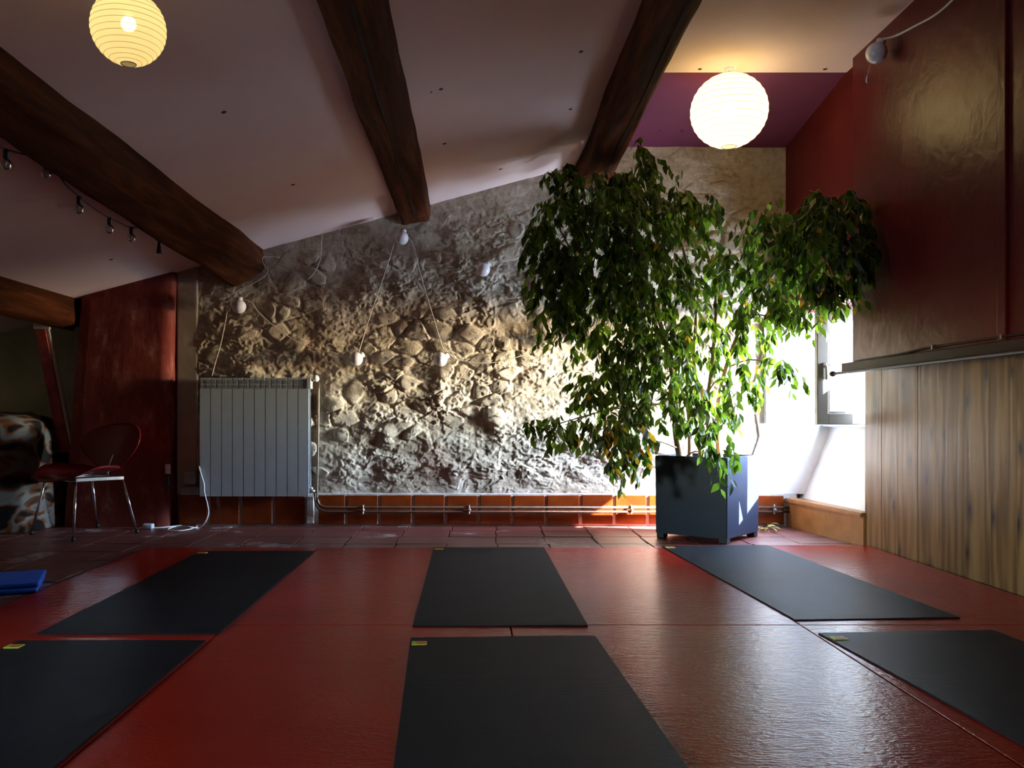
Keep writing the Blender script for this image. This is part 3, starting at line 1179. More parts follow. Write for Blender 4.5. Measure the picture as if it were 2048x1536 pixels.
# ================================================================== RADIATOR AND PIPES
RY = 5.925
rad_ = thing('radiator', ((508 - CX) * RY / F, RY + 0.04, 0.0), 'white ten section aluminium radiator on the stone wall', 'radiator')
rxl, rxr = (399 - CX) * RY / F, (618 - CX) * RY / F
sw = (rxr - rxl) / 10
zb, zf, zt = 0.198, 0.918, 0.992
for i in range(10):
    x = rxl + i * sw
    bm = bmesh.new()
    add_box(bm, (x + 0.0024, RY, zb), (x + sw - 0.0024, RY + 0.012, zf))
    add_box(bm, (x + sw * 0.35, RY + 0.012, zb + 0.01), (x + sw * 0.65, RY + 0.085, zf + 0.03), 0.004, 1)
    add_box(bm, (x + 0.0014, RY + 0.005, zt - 0.014), (x + sw - 0.0014, RY + 0.09, zt), 0.004, 1)
    add_box(bm, (x + 0.0014, RY + 0.078, zb + 0.02), (x + sw - 0.0014, RY + 0.09, zt - 0.02), 0.002, 1)
    sec = bm_obj('section', bm, M['radiator'], rad_)
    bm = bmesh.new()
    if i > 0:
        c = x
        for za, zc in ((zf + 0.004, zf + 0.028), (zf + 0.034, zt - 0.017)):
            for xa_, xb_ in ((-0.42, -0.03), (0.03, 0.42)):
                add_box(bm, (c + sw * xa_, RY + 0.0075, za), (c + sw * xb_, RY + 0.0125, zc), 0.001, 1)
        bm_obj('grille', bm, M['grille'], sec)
    else:
        bm.free()
box('end_cap', (rxr - 0.02, RY + 0.004, zf), (rxr + 0.012, RY + 0.085, zt - 0.002), M['radiator'], rad_, 0.006)
box('top_panel', (rxl + 0.004, RY + 0.010, zf + 0.001), (rxr - 0.004, RY + 0.018, zt - 0.012), M['radiator'], rad_)
lathe('valve_knob', [(0.0, -0.028), (0.016, -0.026), (0.021, -0.012), (0.022, 0.012), (0.015, 0.026), (0.0, 0.028)], P(632, 757, 5.96), M['white_plastic'], rad_, 14, (0, -1, 0.2))
tube('valve_stem', [P(617, 760, 5.97), P(634, 760, 5.985)], 0.010, M['brass'], rad_)
bm = bmesh.new()
add_tube(bm, [P(616, 982, 5.97), P(630, 982, 5.975)], 0.010, 8)
add_lathe(bm, [(0, -0.02), (0.014, -0.018), (0.016, 0.01), (0.008, 0.022), (0, 0.024)], P(622, 978, 5.955), 10, (0.2, -1, 0.6))
bm_obj('lower_valve', bm, M['brass'], rad_, True)

chase = box('trim_4', P(622, 984, YB - 0.028), P(638, 764, YB + 0.01), simple('chase_brown', (0.10, 0.055, 0.03), 0.95, var=0.4, bump=0.6), None, 0.004)
tag(chase, 'narrow brown unplastered pipe chase beside the radiator', 'wall chase', kind='structure')
blk = box('trim_5', P(613, 1047, YB - 0.06), P(629, 992, YB - 0.03), M['grey_mortar'], None, 0.004)
tag(blk, 'grey mortar stub between skirting tiles under the radiator edge', 'trim', kind='structure')

pr = thing('heating_pipes', (0.3, 5.985, 0.0), 'pair of thin heating pipes clipped along the tiled skirting', 'pipes')
zA, zB_ = H - (1015 - CY) * 5.985 / F, H - (1023.5 - CY) * 5.985 / F
YP = 5.985
tube('pipe', smooth_path([P(637, 765, 6.0), P(636, 880, 6.0), P(634, 985, 5.99), P(635, 1000, YP), P(640, 1010, YP), P(652, 1015, YP)], 5) + [Vector((2.17, YP, zA))], 0.0085, M['copper'], pr)
tube('pipe', smooth_path([P(630, 986, 5.98), P(631, 1004, YP), P(638, 1018, YP), P(652, 1023.5, YP)], 5) + [Vector((2.17, YP, zB_))], 0.0085, M['copper'], pr)
for xp in (726, 938, 1262, 1548):
    c = P(xp, 1019, YP)
    bm = bmesh.new()
    add_box(bm, (c.x - 0.006, YP - 0.013, zB_ - 0.016), (c.x + 0.006, YP + 0.02, zA + 0.018), 0.003, 1)
    add_lathe(bm, [(0.009, 0), (0.009, 0.008), (0.004, 0.014), (0, 0.015)], (c.x + 0.004, YP - 0.012, (zA + zB_) / 2), 8, (0, -1, 0))
    bm_obj('clip', bm, M['brass'], pr)

# white extension lead: plug on the floor, loops, up to the radiator
ld = thing('extension_lead', fl(360, 1052, FZ), 'white extension lead coiled on the floor in front of the pillar', 'cable')
zc = FZ + 0.006
pts = [fl(304, 1056, zc), fl(335, 1054, zc), fl(370, 1050, zc), fl(393, 1051, zc), fl(388, 1056, zc), fl(365, 1061, zc), fl(340, 1061.5, zc), fl(337, 1058, zc + 0.008),
       fl(352, 1053, zc + 0.012), fl(380, 1054, zc + 0.012), fl(398, 1055.5, zc)]
pts += [P(411, 1043, 5.87), P(417, 1026, 5.89), P(414, 1005, 5.90), P(409, 985, 5.90), P(408, 968, 5.905), P(402, 948, 5.91), P(397, 928, 5.935), P(396, 900, 5.99)]
tube('cord', smooth_path(pts, 5), 0.0042, simple('lead_white', (0.62, 0.62, 0.62), 0.45), ld, 8)
bm = bmesh.new()
add_box(bm, fl(284, 1059, FZ), fl(304, 1059, FZ) + Vector((0, 0.05, 0.036)), 0.010, 3)
bm_obj('plug', bm, simple('plug_blue_white', (0.52, 0.58, 0.66), 0.45), ld, True)

# ================================================================== PLANTER AND FICUS
PC = Vector((1.446, 5.485, FZ))
ANG = math.radians(50)
e1 = Vector((math.cos(ANG), math.sin(ANG), 0))
e2 = Vector((-math.sin(ANG), math.cos(ANG), 0))
PM = Matrix.Translation(PC) @ Matrix(((e1.x, e2.x, 0, 0), (e1.y, e2.y, 0, 0), (0, 0, 1, 0), (0, 0, 0, 1)))
pl = thing('planter', PC, 'square slate blue planter holding the ficus', 'planter')
S, zlo, zhi = 0.235, 0.030, 0.508
bm = bmesh.new()
o_ = [(-S, -S), (S, -S), (S, S), (-S, S)]
lo = [bm.verts.new(PM @ Vector((x * 0.985, y * 0.985, zlo))) for x, y in o_]
hi = [bm.verts.new(PM @ Vector((x, y, zhi))) for x, y in o_]
ih = [bm.verts.new(PM @ Vector((x * 0.92, y * 0.92, zhi))) for x, y in o_]
il = [bm.verts.new(PM @ Vector((x * 0.92, y * 0.92, zhi - 0.12))) for x, y in o_]
bm.faces.new(list(reversed(lo)))
bm.faces.new(il)
for A, B in ((lo, hi), (hi, ih), (ih, il)):
    for i in range(4):
        bm.faces.new((A[i], A[(i + 1) % 4], B[(i + 1) % 4], B[i]))
bmesh.ops.recalc_face_normals(bm, faces=bm.faces)
bmesh.ops.bevel(bm, geom=[e for e in bm.edges], offset=0.004, segments=2, affect='EDGES')
bm_obj('planter_body', bm, M['planter'], pl)
bm = bmesh.new()
bmesh.ops.create_grid(bm, x_segments=14, y_segments=14, size=S * 0.915)
for v in bm.verts:
    v.co = PM @ Vector((v.co.x, v.co.y, zhi - 0.045 + 0.02 * (random.random() - 0.5) + 0.03 * math.exp(-(v.co.x ** 2 + v.co.y ** 2) / 0.02)))
bm_obj('soil', bm, M['soil'], pl, True)
for x, y in o_:
    box('foot', (x * 0.86 - 0.026, y * 0.86 - 0.026, 0.0), (x * 0.86 + 0.026, y * 0.86 + 0.026, zlo + 0.006), M['black'], pl, 0.004, 1, PM)

fic = thing('weeping_ficus', PC + Vector((0, 0, 0.46)), 'tall weeping ficus with drooping green and yellow leaves in the planter', 'plant')
BL = [  # px x, y, rx, ry, distance, weight
    (1185, 395, 85, 55, 5.55, 1.15), (1120, 480, 60, 75, 5.45, 1.0), (1250, 450, 95, 80, 5.30, 1.5), (1262, 335, 50, 38, 5.55, 0.7), (1115, 345, 28, 14, 5.50, 0.10),
    (1190, 560, 110, 80, 5.35, 1.5), (1340, 420, 55, 45, 5.40, 0.65), (1120, 610, 50, 60, 5.40, 0.65), (1290, 570, 95, 75, 5.25, 1.2), (1395, 440, 45, 45, 5.5, 0.35),
    (1225, 680, 85, 65, 5.35, 0.95), (1320, 690, 80, 70, 5.25, 0.85), (1395, 560, 55, 65, 5.45, 0.5), (1215, 790, 80, 55, 5.30, 0.75), (1130, 850, 55, 26, 5.35, 0.25),
    (1072, 862, 30, 15, 5.30, 0.07), (1310, 800, 75, 55, 5.30, 0.65), (1262, 900, 38, 58, 5.15, 0.42), (1225, 860, 50, 30, 5.2, 0.28), (1410, 700, 55, 65, 5.35, 0.42), (1405, 820, 55, 55, 5.25, 0.40),
    (1432, 915, 28, 42, 5.05, 0.16), (1475, 545, 50, 60, 5.35, 0.5), (1540, 470, 50, 50, 5.15, 0.55), (1610, 430, 55, 48, 4.85, 0.52), (1675, 440, 48, 60, 4.58, 0.48),
    (1600, 520, 66, 58, 4.95, 0.68), (1682, 515, 46, 55, 4.56, 0.42), (1645, 585, 48, 28, 4.75, 0.35), (1535, 590, 52, 42, 5.15, 0.5), (1490, 660, 45, 45, 5.25, 0.32),
    (1560, 640, 40, 30, 5.1, 0.16), (1565, 735, 32, 16, 5.1, 0.12), (1600, 600, 30, 60, 4.95, 0.16), (1470, 770, 40, 40, 5.25, 0.22), (1050, 495, 14, 10, 5.4, 0.03),
]
soil_z = PC.z + zhi - 0.03
stem_base = [P(1362, 915, 5.42), P(1402, 915, 5.50), P(1428, 915, 5.44), P(1440, 915, 5.58)]
stem_path = [
    [P(1362, 915, 5.42), P(1352, 860, 5.44), P(1350, 780, 5.45), P(1330, 680, 5.42), P(1302, 590, 5.40), P(1270, 490, 5.42), P(1255, 390, 5.48)],
    [P(1402, 915, 5.50), P(1402, 820, 5.52), P(1388, 720, 5.52), P(1392, 620, 5.50), P(1372, 520, 5.48), P(1345, 430, 5.48)],
    [P(1428, 915, 5.44), P(1415, 830, 5.44), P(1424, 730, 5.42), P(1432, 630, 5.42), P(1428, 560, 5.42), P(1405, 470, 5.48)],
    [P(1440, 915, 5.58), P(1436, 820, 5.54), P(1458, 720, 5.44), P(1500, 620, 5.28), P(1560, 530, 5.08), P(1625, 460, 4.85), P(1665, 430, 4.66)],
    [P(1380, 915, 5.56), P(1372, 800, 5.60), P(1310, 690, 5.60), P(1220, 590, 5.55), P(1150, 510, 5.50), P(1120, 460, 5.48)],
]
samples = []
for sp, r0 in zip(stem_path, (0.024, 0.019, 0.017, 0.020, 0.015)):
    sp = [sp[0] + Vector((0, 0, soil_z - sp[0].z - 0.01))] + sp[1:] if sp[0].z > soil_z else sp
    q = smooth_path(sp, 6)
    n = len(q)
    tube('stem', q, [r0 * (1 - 0.72 * i / n) for i in range(n)], M['bark'], fic, 9)
    samples += [(p, i / n) for i, p in enumerate(q)]
leafpts = []       # (base, tip direction, size, material index)
twig_bm = bmesh.new()
AXIS_DOWN = Vector((0, 0, -1))


def clampp(p):
    p = p.copy()
    p.x = min(p.x, 2.03)
    p.y = min(p.y, 5.93)
    p.z = min(p.z, (ceil_z(p.x) if p.x < 0.84 else 2.52) - 0.05)
    if 0.62 < p.x < 1.0:
        p.z = min(p.z, 2.24)
    return p


TW = 76
for (bx, by, rx, ry, Y, w) in BL:
    c = P(bx, by, Y)
    sx, sz = rx * Y / F, ry * Y / F
    sy = min(sx, 0.26) * 0.85
    # branch from the nearest stem sample below the blob
    best = min(samples, key=lambda s: (s[0] - c).length + max(0, (s[0].z - c.z)) * 1.2 + (0.4 if s[1] < 0.25 else 0))
    mid = best[0].lerp(c, 0.5) + Vector((random.uniform(-.03, .03), random.uniform(-.03, .03), 0.05))
    tube('branch', smooth_path([best[0], mid, c], 5), [0.0065 - 0.004 * i / 10 for i in range(11)], M['bark'], fic, 6)
    for _ in range(max(1, int(round(TW * w)))):
        while True:
            u = Vector((random.uniform(-1, 1), random.uniform(-1, 1), random.uniform(-1, 1)))
            if u.length < 1:
                break
        st_ = clampp(c + Vector((u.x * sx * 0.9, u.y * sy, u.z * sz * 0.95 + 0.03)))
        out = (st_ - Vector((c.x, c.y + 0.05, c.z - sz * 0.5)))
        out.z *= 0.4
        if out.length < 1e-3:
            out = Vector((0.1, 0, 0))
        out.normalize()
        dirv = (out + Vector((random.uniform(-.6, .6), random.uniform(-.6, .6), random.uniform(-.7, 0.25)))).normalized()
        ln = random.uniform(0.08, 0.19)
        nl = random.randint(5, 8)
        p = st_.copy()
        pts = [p.copy()]
        for s in range(nl):
            dirv = (dirv + Vector((0, 0, -0.30))).normalized()
            p = clampp(p + dirv * ln / nl)
            pts.append(p.copy())
            side = 1 if s % 2 else -1
            lat = dirv.cross(Vector((0, 0, 1)))
            lat = lat.normalized() if lat.length > 1e-3 else Vector((1, 0, 0))
            ld_ = (lat * side * random.uniform(0.15, 0.75) + dirv * 0.25 + Vector((0, 0, -random.uniform(0.5, 1.5))) + Vector((random.gauss(0, .25), random.gauss(0, .25), 0))).normalized()
            sz_ = random.uniform(0.048, 0.086)
            yel = 0.009
            if 1220 < bx < 1290 and by > 850:
                yel = 0.20
            elif bx > 1380 and 540 < by < 700:
                yel = 0.025
            m = 2 if random.random() < yel else (1 if random.random() < 0.45 else 0)
            leafpts.append((p.copy(), ld_, sz_, m))
        if len(pts) > 2:
            add_tube(twig_bm, pts[::2] if len(pts) > 5 else pts, 0.0014, 3, False)
tw = bm_obj('twigs', twig_bm, M['bark'], fic, True)
tw['kind'] = 'stuff'

# leaf shape (unit length along +X, blade in XY, folded a little along the midrib, curling at the drip tip)
LV = [(0, 0, 0), (0.16, 0.10, 0.02), (0.42, 0.215, 0.05), (0.70, 0.13, 0.03), (1.0, 0.0, -0.07),
      (0.16, -0.10, 0.02), (0.42, -0.215, 0.05), (0.70, -0.13, 0.03), (0.42, 0, 0.0), (0.74, 0, -0.015)]
LF = [(0, 8, 2, 1), (0, 5, 6, 8), (8, 9, 3, 2), (8, 6, 7, 9), (9, 4, 3), (9, 7, 4)]
LMATS = ('leaf', 'leaf_dark', 'leaf_yellow')
leaf_me = []
for nm in LMATS:
    me = bpy.data.meshes.new('leaf')
    me.from_pydata(LV, [], LF)
    me.polygons.foreach_set('use_smooth', [True] * len(me.polygons))
    me.materials.append(M[nm])
    leaf_me.append(me)


def leaf_matrix(p, d, s):
    x = d.normalized()
    ref = Vector((random.gauss(0, 1), random.gauss(0, 1) - 0.6, random.gauss(0, 0.5) + 0.3))
    z = ref - x * ref.dot(x)
    z = z.normalized() if z.length > 1e-3 else Vector((0, -1, 0))
    y = z.cross(x)
    wd = random.uniform(0.85, 1.25)
    return Matrix(((x.x * s, y.x * s * wd, z.x * s, p.x), (x.y * s, y.y * s * wd, z.y * s, p.y), (x.z * s, y.z * s * wd, z.z * s, p.z), (0, 0, 0, 1)))


order = sorted(range(len(leafpts)), key=lambda i: leafpts[i][0].y - leafpts[i][2] * 12)
near = set(order[:300])
FV, FF, FM = [], [], []
for i, (p, d, s, m) in enumerate(leafpts):
    mt = leaf_matrix(p, d, s)
    if i in near:
        o = bpy.data.objects.new('leaf', leaf_me[m])
        COL.objects.link(o)
        o.parent = fic
        o.matrix_parent_inverse = Matrix.Translation(fic.location).inverted()
        o.matrix_basis = mt
    else:
        b0 = len(FV)
        FV += [tuple(mt @ Vector(v)) for v in LV]
        FF += [tuple(b0 + k for k in f) for f in LF]
        FM += [m] * len(LF)
me = bpy.data.meshes.new('foliage')
me.from_pydata(FV, [], FF)
for nm in LMATS:
    me.materials.append(M[nm])
me.polygons.foreach_set('material_index', FM)
me.polygons.foreach_set('use_smooth', [True] * len(FF))
me.update()
fo = link('foliage', me, None, fic)
fo['kind'] = 'stuff'

dl = bpy.data.meshes.new('fallen_leaf')
dl.from_pydata(LV, [], LF)
dl.materials.append(M['dead_leaf'])
for i in range(26):
    p = fl(1538 + random.gauss(0, 9), 1055 + random.gauss(0, 3.2), FZ + 0.006 + random.uniform(0, 0.022))
    o = bpy.data.objects.new('fallen_leaf', dl)
    COL.objects.link(o)
    o.location = p
    o.rotation_euler = (random.uniform(-.5, .5), random.uniform(-.35, .35), random.uniform(0, 6.28))
    s = random.uniform(0.045, 0.07)
    o.scale = (s, s, s)
    tag(o, 'dry yellow leaf in the little heap on floor right of planter', 'leaf', 'fallen ficus leaves')

# ================================================================== RED VINYL MATS
colx = [-1.83, -0.866, 0.128, 1.150, 2.235]
rowy = [4.95, 3.118, 1.286]
vl = {(0, 0): 'red vinyl floor mat at the far left, beside the blue pad', (0, 1): 'red vinyl floor mat far centre left, between the two back yoga mats',
      (0, 2): 'red vinyl floor mat far centre right, in front of the planter', (0, 3): 'red vinyl floor mat at the far right by the pine planks',
      (1, 0): 'red vinyl floor mat at the near left corner under a yoga mat', (1, 1): 'red vinyl floor mat in the dark near centre left',
      (1, 2): 'red vinyl floor mat near centre right with bright window reflections', (1, 3): 'red vinyl floor mat at the near right corner under a yoga mat'}
for r in range(2):
    for c in range(4):
        xa, xb, ya, yb = colx[c] + 0.0018, colx[c + 1] - 0.0018, rowy[r + 1] + 0.0018, rowy[r] - 0.0018
        if (r, c) == (0, 3):
            yb += 0.10
        bm = bmesh.new()
        add_box(bm, (xa, ya, FZ - 0.004), (xb, yb, 0.0), 0.0035, 2)
        o = bm_obj('vinyl_floor_mat', bm, M['vinyl'])
        tag(o, vl[(r, c)], 'floor mat', 'red vinyl floor mats')

# ================================================================== YOGA MATS
def yoga(label, far_mid, ang, L=1.82, W=0.612, th=0.006):
    """far_mid: middle of the far edge; ang: turn about z"""
    root = thing('yoga_mat', (far_mid[0], far_mid[1], 0.0), label, 'yoga mat', 'charcoal yoga mats')
    mt = Matrix.Translation((far_mid[0], far_mid[1], 0)) @ Matrix.Rotation(ang, 4, 'Z')
    bm = bmesh.new()
    nx, ny = 10, 30
    top, bot = [], []
    for j in range(ny + 1):
        rt, rb = [], []
        for i in range(nx + 1):
            x, y = -W / 2 + W * i / nx, -L * j / ny
            e = 0.0012 if i in (0, nx) or j in (0, ny) else 0
            lift = 0.0015 * max(0, math.sin(x * 9 + j * 0.4 + far_mid[0] * 5)) * (1 if j in (0, 1, ny, ny - 1) else 0.3)
            rt.append(bm.verts.new(mt @ Vector((x, y, th + lift - e))))
            rb.append(bm.verts.new(mt @ Vector((x, y, 0.0002))))
        top.append(rt)
        bot.append(rb)
    for j in range(ny):
        for i in range(nx):
            bm.faces.new((top[j + 1][i], top[j + 1][i + 1], top[j][i + 1], top[j][i]))
            bm.faces.new((bot[j][i], bot[j][i + 1], bot[j + 1][i + 1], bot[j + 1][i]))
    ring_t = [top[0][i] for i in range(nx)] + [top[j][nx] for j in range(ny)] + [top[ny][i] for i in range(nx, 0, -1)] + [top[j][0] for j in range(ny, 0, -1)]
    ring_b = [bot[0][i] for i in range(nx)] + [bot[j][nx] for j in range(ny)] + [bot[ny][i] for i in range(nx, 0, -1)] + [bot[j][0] for j in range(ny, 0, -1)]
    n = len(ring_t)
    for i in range(n):
        bm.faces.new((ring_t[i], ring_t[(i + 1) % n], ring_b[(i + 1) % n], ring_b[i]))
    bmesh.ops.recalc_face_normals(bm, faces=bm.faces)
    bm_obj('mat_sheet', bm, M['mat'], root)
    # yellow sewn tag near the far left corner
    x0, y0 = -W / 2 + 0.006, -0.062
    tg = box('tag', (x0, y0 - 0.042, th - 0.001), (x0 + 0.048, y0, th + 0.0022), M['yellow'], root, 0.0006, 1, mt)
    box('tag_stripe', (x0 + 0.001, y0 - 0.041, th + 0.0022), (x0 + 0.009, y0 - 0.001, th + 0.0027), M['lime'], tg, 0, 1, mt)
    bm = bmesh.new()
    c0 = Vector((x0 + 0.029, y0 - 0.021, th + 0.0025))
    # spiral emblem: outer ring, inner arc and centre
    for r_, w_, a0, a1 in ((0.0155, 0.0022, 0, 2 * math.pi), (0.0100, 0.0022, math.pi * 0.95, math.pi * 2.2), (0.0045, 0.0035, 0, 2 * math.pi)):
        k = 20
        prev = None
        for q in range(k + 1):
            an = a0 + (a1 - a0) * q / k
            v = [bm.verts.new(mt @ (c0 + Vector((math.cos(an) * rr, math.sin(an) * rr * 1.05, 0.0006)))) for rr in (r_ - w_, r_ + w_)]
            if prev:
                bm.faces.new((prev[0], prev[1], v[1], v[0]))
            prev = v
    bm_obj('tag_emblem', bm, M['orange'], tg)
    return root


yoga('charcoal yoga mat in the back row at the left', (-1.172, 4.80), 0.004)
yoga('charcoal yoga mat in the front row at the left, bluish in window light', (-1.180, 2.885), -0.002)
yoga('charcoal yoga mat in the back row at the centre', (0.084, 4.93), 0.004, 1.84)
yoga('charcoal yoga mat in the front row at the centre, ribbed and nearest the viewer', (0.097, 2.935), 0.038)
yoga('charcoal yoga mat in the back row at the right, lying before the planter', (1.360, 5.005), 0.055, 1.81)
yoga('charcoal yoga mat in the front row at the right, cut by the picture edge', (1.468, 3.005), 0.060)

# blue pad at the left edge
bp = thing('blue_pad', (-2.19, 3.80, FZ), 'bright blue foam pad on the floor at the left edge', 'pad')
mt = Matrix.Translation((-2.19, 3.80, FZ)) @ Matrix.Rotation(math.radians(21), 4, 'Z')
bm = bmesh.new()
add_box(bm, (-0.32, -0.18, 0.002), (0.30, 0.19, 0.022), 0.009, 3, mt)
bm_obj('pad_lower', bm, M['blue'], bp, True)
bm = bmesh.new()
add_box(bm, (-0.32, -0.165, 0.023), (0.305, 0.185, 0.044), 0.009, 3, mt)
bm_obj('pad_upper', bm, M['blue'], bp, True)
gl = thing('small_clip', P(8, 1152, 3.95), 'small grey clip lying on the blue foam pad', 'clip')
tube('clip_arm', [(-2.13, 3.93, 0.037), (-2.09, 3.88, 0.039)], 0.006, simple('pale_olive', (0.30, 0.32, 0.22), 0.5), gl, 8)
tube('clip_arm', [(-2.15, 3.89, 0.037), (-2.085, 3.85, 0.037)], 0.006, M['cord_black'], gl, 8)

# ================================================================== CHAIR
ch = thing('lounge_chair', (-2.46, 5.60, FZ), 'low burgundy moulded shell chair with chrome legs before the red pillar', 'chair')
At, Bt, Ct = Vector((-2.397, 5.33, 0.350)), Vector((-2.225, 5.60, 0.345)), Vector((-2.700, 5.58, 0.350))
Dt = Bt + Ct - At
Ab, Bb, Cb, Db = Vector((-2.395, 5.29, FZ)), Vector((-2.155, 5.66, FZ)), Vector((-2.80, 5.60, FZ)), Vector((-2.53, 5.95, FZ))
for t_, b_ in ((At, Ab), (Bt, Bb), (Ct, Cb), (Dt, Db)):
    lg = tube('leg', [t_, t_.lerp(b_, 0.5), b_ + Vector((0, 0, 0.012))], 0.0085, M['chrome'], ch, 10)
    lathe('foot_cap', [(0, 0), (0.012, 0.0), (0.012, 0.018), (0.009, 0.022)], b_, M['black'], lg, 10)
bm = bmesh.new()
for a_, b_ in ((At, Bt), (At, Ct), (Ct, Dt), (Bt, Dt)):
    dd = (b_ - a_)
    ln = dd.length
    mt = Matrix.Translation((a_ + b_) / 2) @ dd.to_track_quat('X', 'Z').to_matrix().to_4x4()
    add_box(bm, (-ln / 2 - 0.008, -0.009, -0.012), (ln / 2 + 0.008, 0.009, 0.012), 0.003, 1, mt)
bm_obj('seat_frame', bm, M['chrome'], ch)
fwd = (At - Bt)
fwd.z = 0
fwd.normalize()
rgt = Vector((-fwd.y, fwd.x, 0))
if rgt.dot(At - Ct) < 0:
    rgt = -rgt
cen = (At + Bt + Ct + Dt) / 4


def shell(name, fn, nu=22, nv=16, th=0.010):
    bm = bmesh.new()
    g = [[fn(-1 + 2 * i / nu, -1 + 2 * j / nv) for j in range(nv + 1)] for i in range(nu + 1)]
    V = [[bm.verts.new(p) for p in r] for r in g]
    for i in range(nu):
        for j in range(nv):
            bm.faces.new((V[i][j], V[i + 1][j], V[i + 1][j + 1], V[i][j + 1]))
    bmesh.ops.remove_doubles(bm, verts=bm.verts, dist=1e-5)
    o = bm_obj(name, bm, M['chair'], ch, True)
    md = o.modifiers.new('thickness', 'SOLIDIFY')
    md.thickness = th
    md.offset = 0
    return o


def disc(u, v):
    """square to disc"""
    return u * math.sqrt(max(0, 1 - v * v / 2)), v * math.sqrt(max(0, 1 - u * u / 2))


def seat_fn(u, v):
    a_, b_ = disc(u, v)            # a: side to side, b: front(+) to back(-)
    wide = 0.275 * (1 + 0.12 * b_)
    p = cen + rgt * (a_ * wide) + fwd * (b_ * 0.235 + 0.035)
    z = 0.026 + 0.055 * a_ * a_ * (1 if b_ < 0.3 else max(0.2, 1 - (b_ - 0.3))) - 0.035 * max(0, b_) ** 2 + 0.02 * max(0, -b_) ** 2
    p.z = cen.z + z
    return p


shell('seat', seat_fn)
bmid = (Bt + Dt) / 2


def back_fn(u, v):
    a_, b_ = disc(u, v)            # b: bottom(-1) to top(1)
    t_ = (b_ + 1) / 2
    half = 0.185 + 0.125 * math.sin(math.pi * min(1, t_ * 0.95) ** 0.9 * 0.72)
    p = bmid + rgt * (a_ * half) - fwd * (0.01 + 0.13 * t_ - 0.085 * a_ * a_ * (0.5 + 0.5 * t_))
    p.z = bmid.z + 0.035 + 0.31 * t_ + 0.02 * a_ * a_
    return p


shell('backrest', back_fn)
tube('back_bracket', [bmid + Vector((0, 0, -0.01)), bmid - fwd * 0.02 + Vector((0, 0, 0.06)), bmid - fwd * 0.05 + Vector((0, 0, 0.14))], 0.008, M['chrome'], ch)

# ================================================================== DRAPED ARMCHAIR
ac = thing('draped_armchair', (-3.335, 6.02, FZ), 'armchair under a brown, black and cream patterned plush blanket at left', 'armchair')


def drape():
    bm = bmesh.new()
    NA_, NZ_ = 72, 26
    rows = []
    cx_, cy_ = -3.335, 6.02
    for j in range(NZ_ + 1):
        t_ = j / NZ_
        if t_ < 0.6:
            z = FZ + 0.004 + (t_ / 0.6) * 0.58
            f = 1.0 + 0.04 * (1 - t_ / 0.6)
        else:
            a_ = (t_ - 0.6) / 0.4 * math.pi / 2
            z = FZ + 0.584 + 0.175 * math.sin(a_)
            f = 1 - 0.42 * (1 - math.cos(a_))
        row = []
        for k in range(NA_):
            an = 2 * math.pi * k / NA_
            c_, s_ = math.cos(an), math.sin(an)
            e = 0.45
            rx_ = 0.455 * abs(c_) ** e * (1 if c_ >= 0 else -1)
            ry_ = 0.395 * abs(s_) ** e * (1 if s_ >= 0 else -1)
            fold = 0.018 * math.sin(an * 13 + 2.0 * math.sin(an * 3)) * (1 - t_) ** 0.7 + 0.02 * (float(fbm(np.array(an * 2.2), np.array(z * 5), 8, 2)) - 0.37)
            lean = 0.05 * t_ * 0
            row.append(bm.verts.new((cx_ + rx_ * f * (1 + fold * 1.2) + 0.03 * (1 - t_) * (1 if c_ > 0 else -1) * abs(c_), cy_ + ry_ * f * (1 + fold), z + 0.02 * math.sin(an * 5) * (1 if j == NZ_ else 0))))
        rows.append(row)
    for A, B in zip(rows, rows[1:]):
        for k in range(NA_):
            bm.faces.new((A[k], A[(k + 1) % NA_], B[(k + 1) % NA_], B[k]))
    c = bm.verts.new((cx_, cy_, FZ + 0.762))
    for k in range(NA_):
        bm.faces.new((rows[-1][k], rows[-1][(k + 1) % NA_], c))
    return bm


bm_obj('blanket', drape(), M['blanket'], ac, True)
bm = bmesh.new()
add_box(bm, (-3.70, 5.72, FZ + 0.05), (-2.98, 6.32, 0.60), 0.06, 3)
for x in (-3.65, -3.03):
    for yv in (5.77, 6.27):
        add_box(bm, (x - 0.02, yv - 0.02, FZ), (x + 0.02, yv + 0.02, 0.1))
bm_obj('armchair_body', bm, M['dark_fabric'], ac)

# ================================================================== STRING LIGHTS
YG = 5.955
gar = thing('globe_garland', P(800, 600, YG), 'garland of white globe bulbs on thin cord pinned to stone wall', 'string lights')


def globe(px, py, Y, r, axis, parent, name='globe_bulb'):
    c = P(px, py, Y)
    ax = Vector(axis).normalized()
    g = lathe(name, ball_prof(r, 12), c, M['globe'], parent, 20)
    lathe('socket', [(r * 0.45, r * 0.82), (r * 0.45, r * 1.25), (r * 0.3, r * 1.35), (0, r * 1.36)], c, M['white_plastic'], g, 12, ax)
    return c


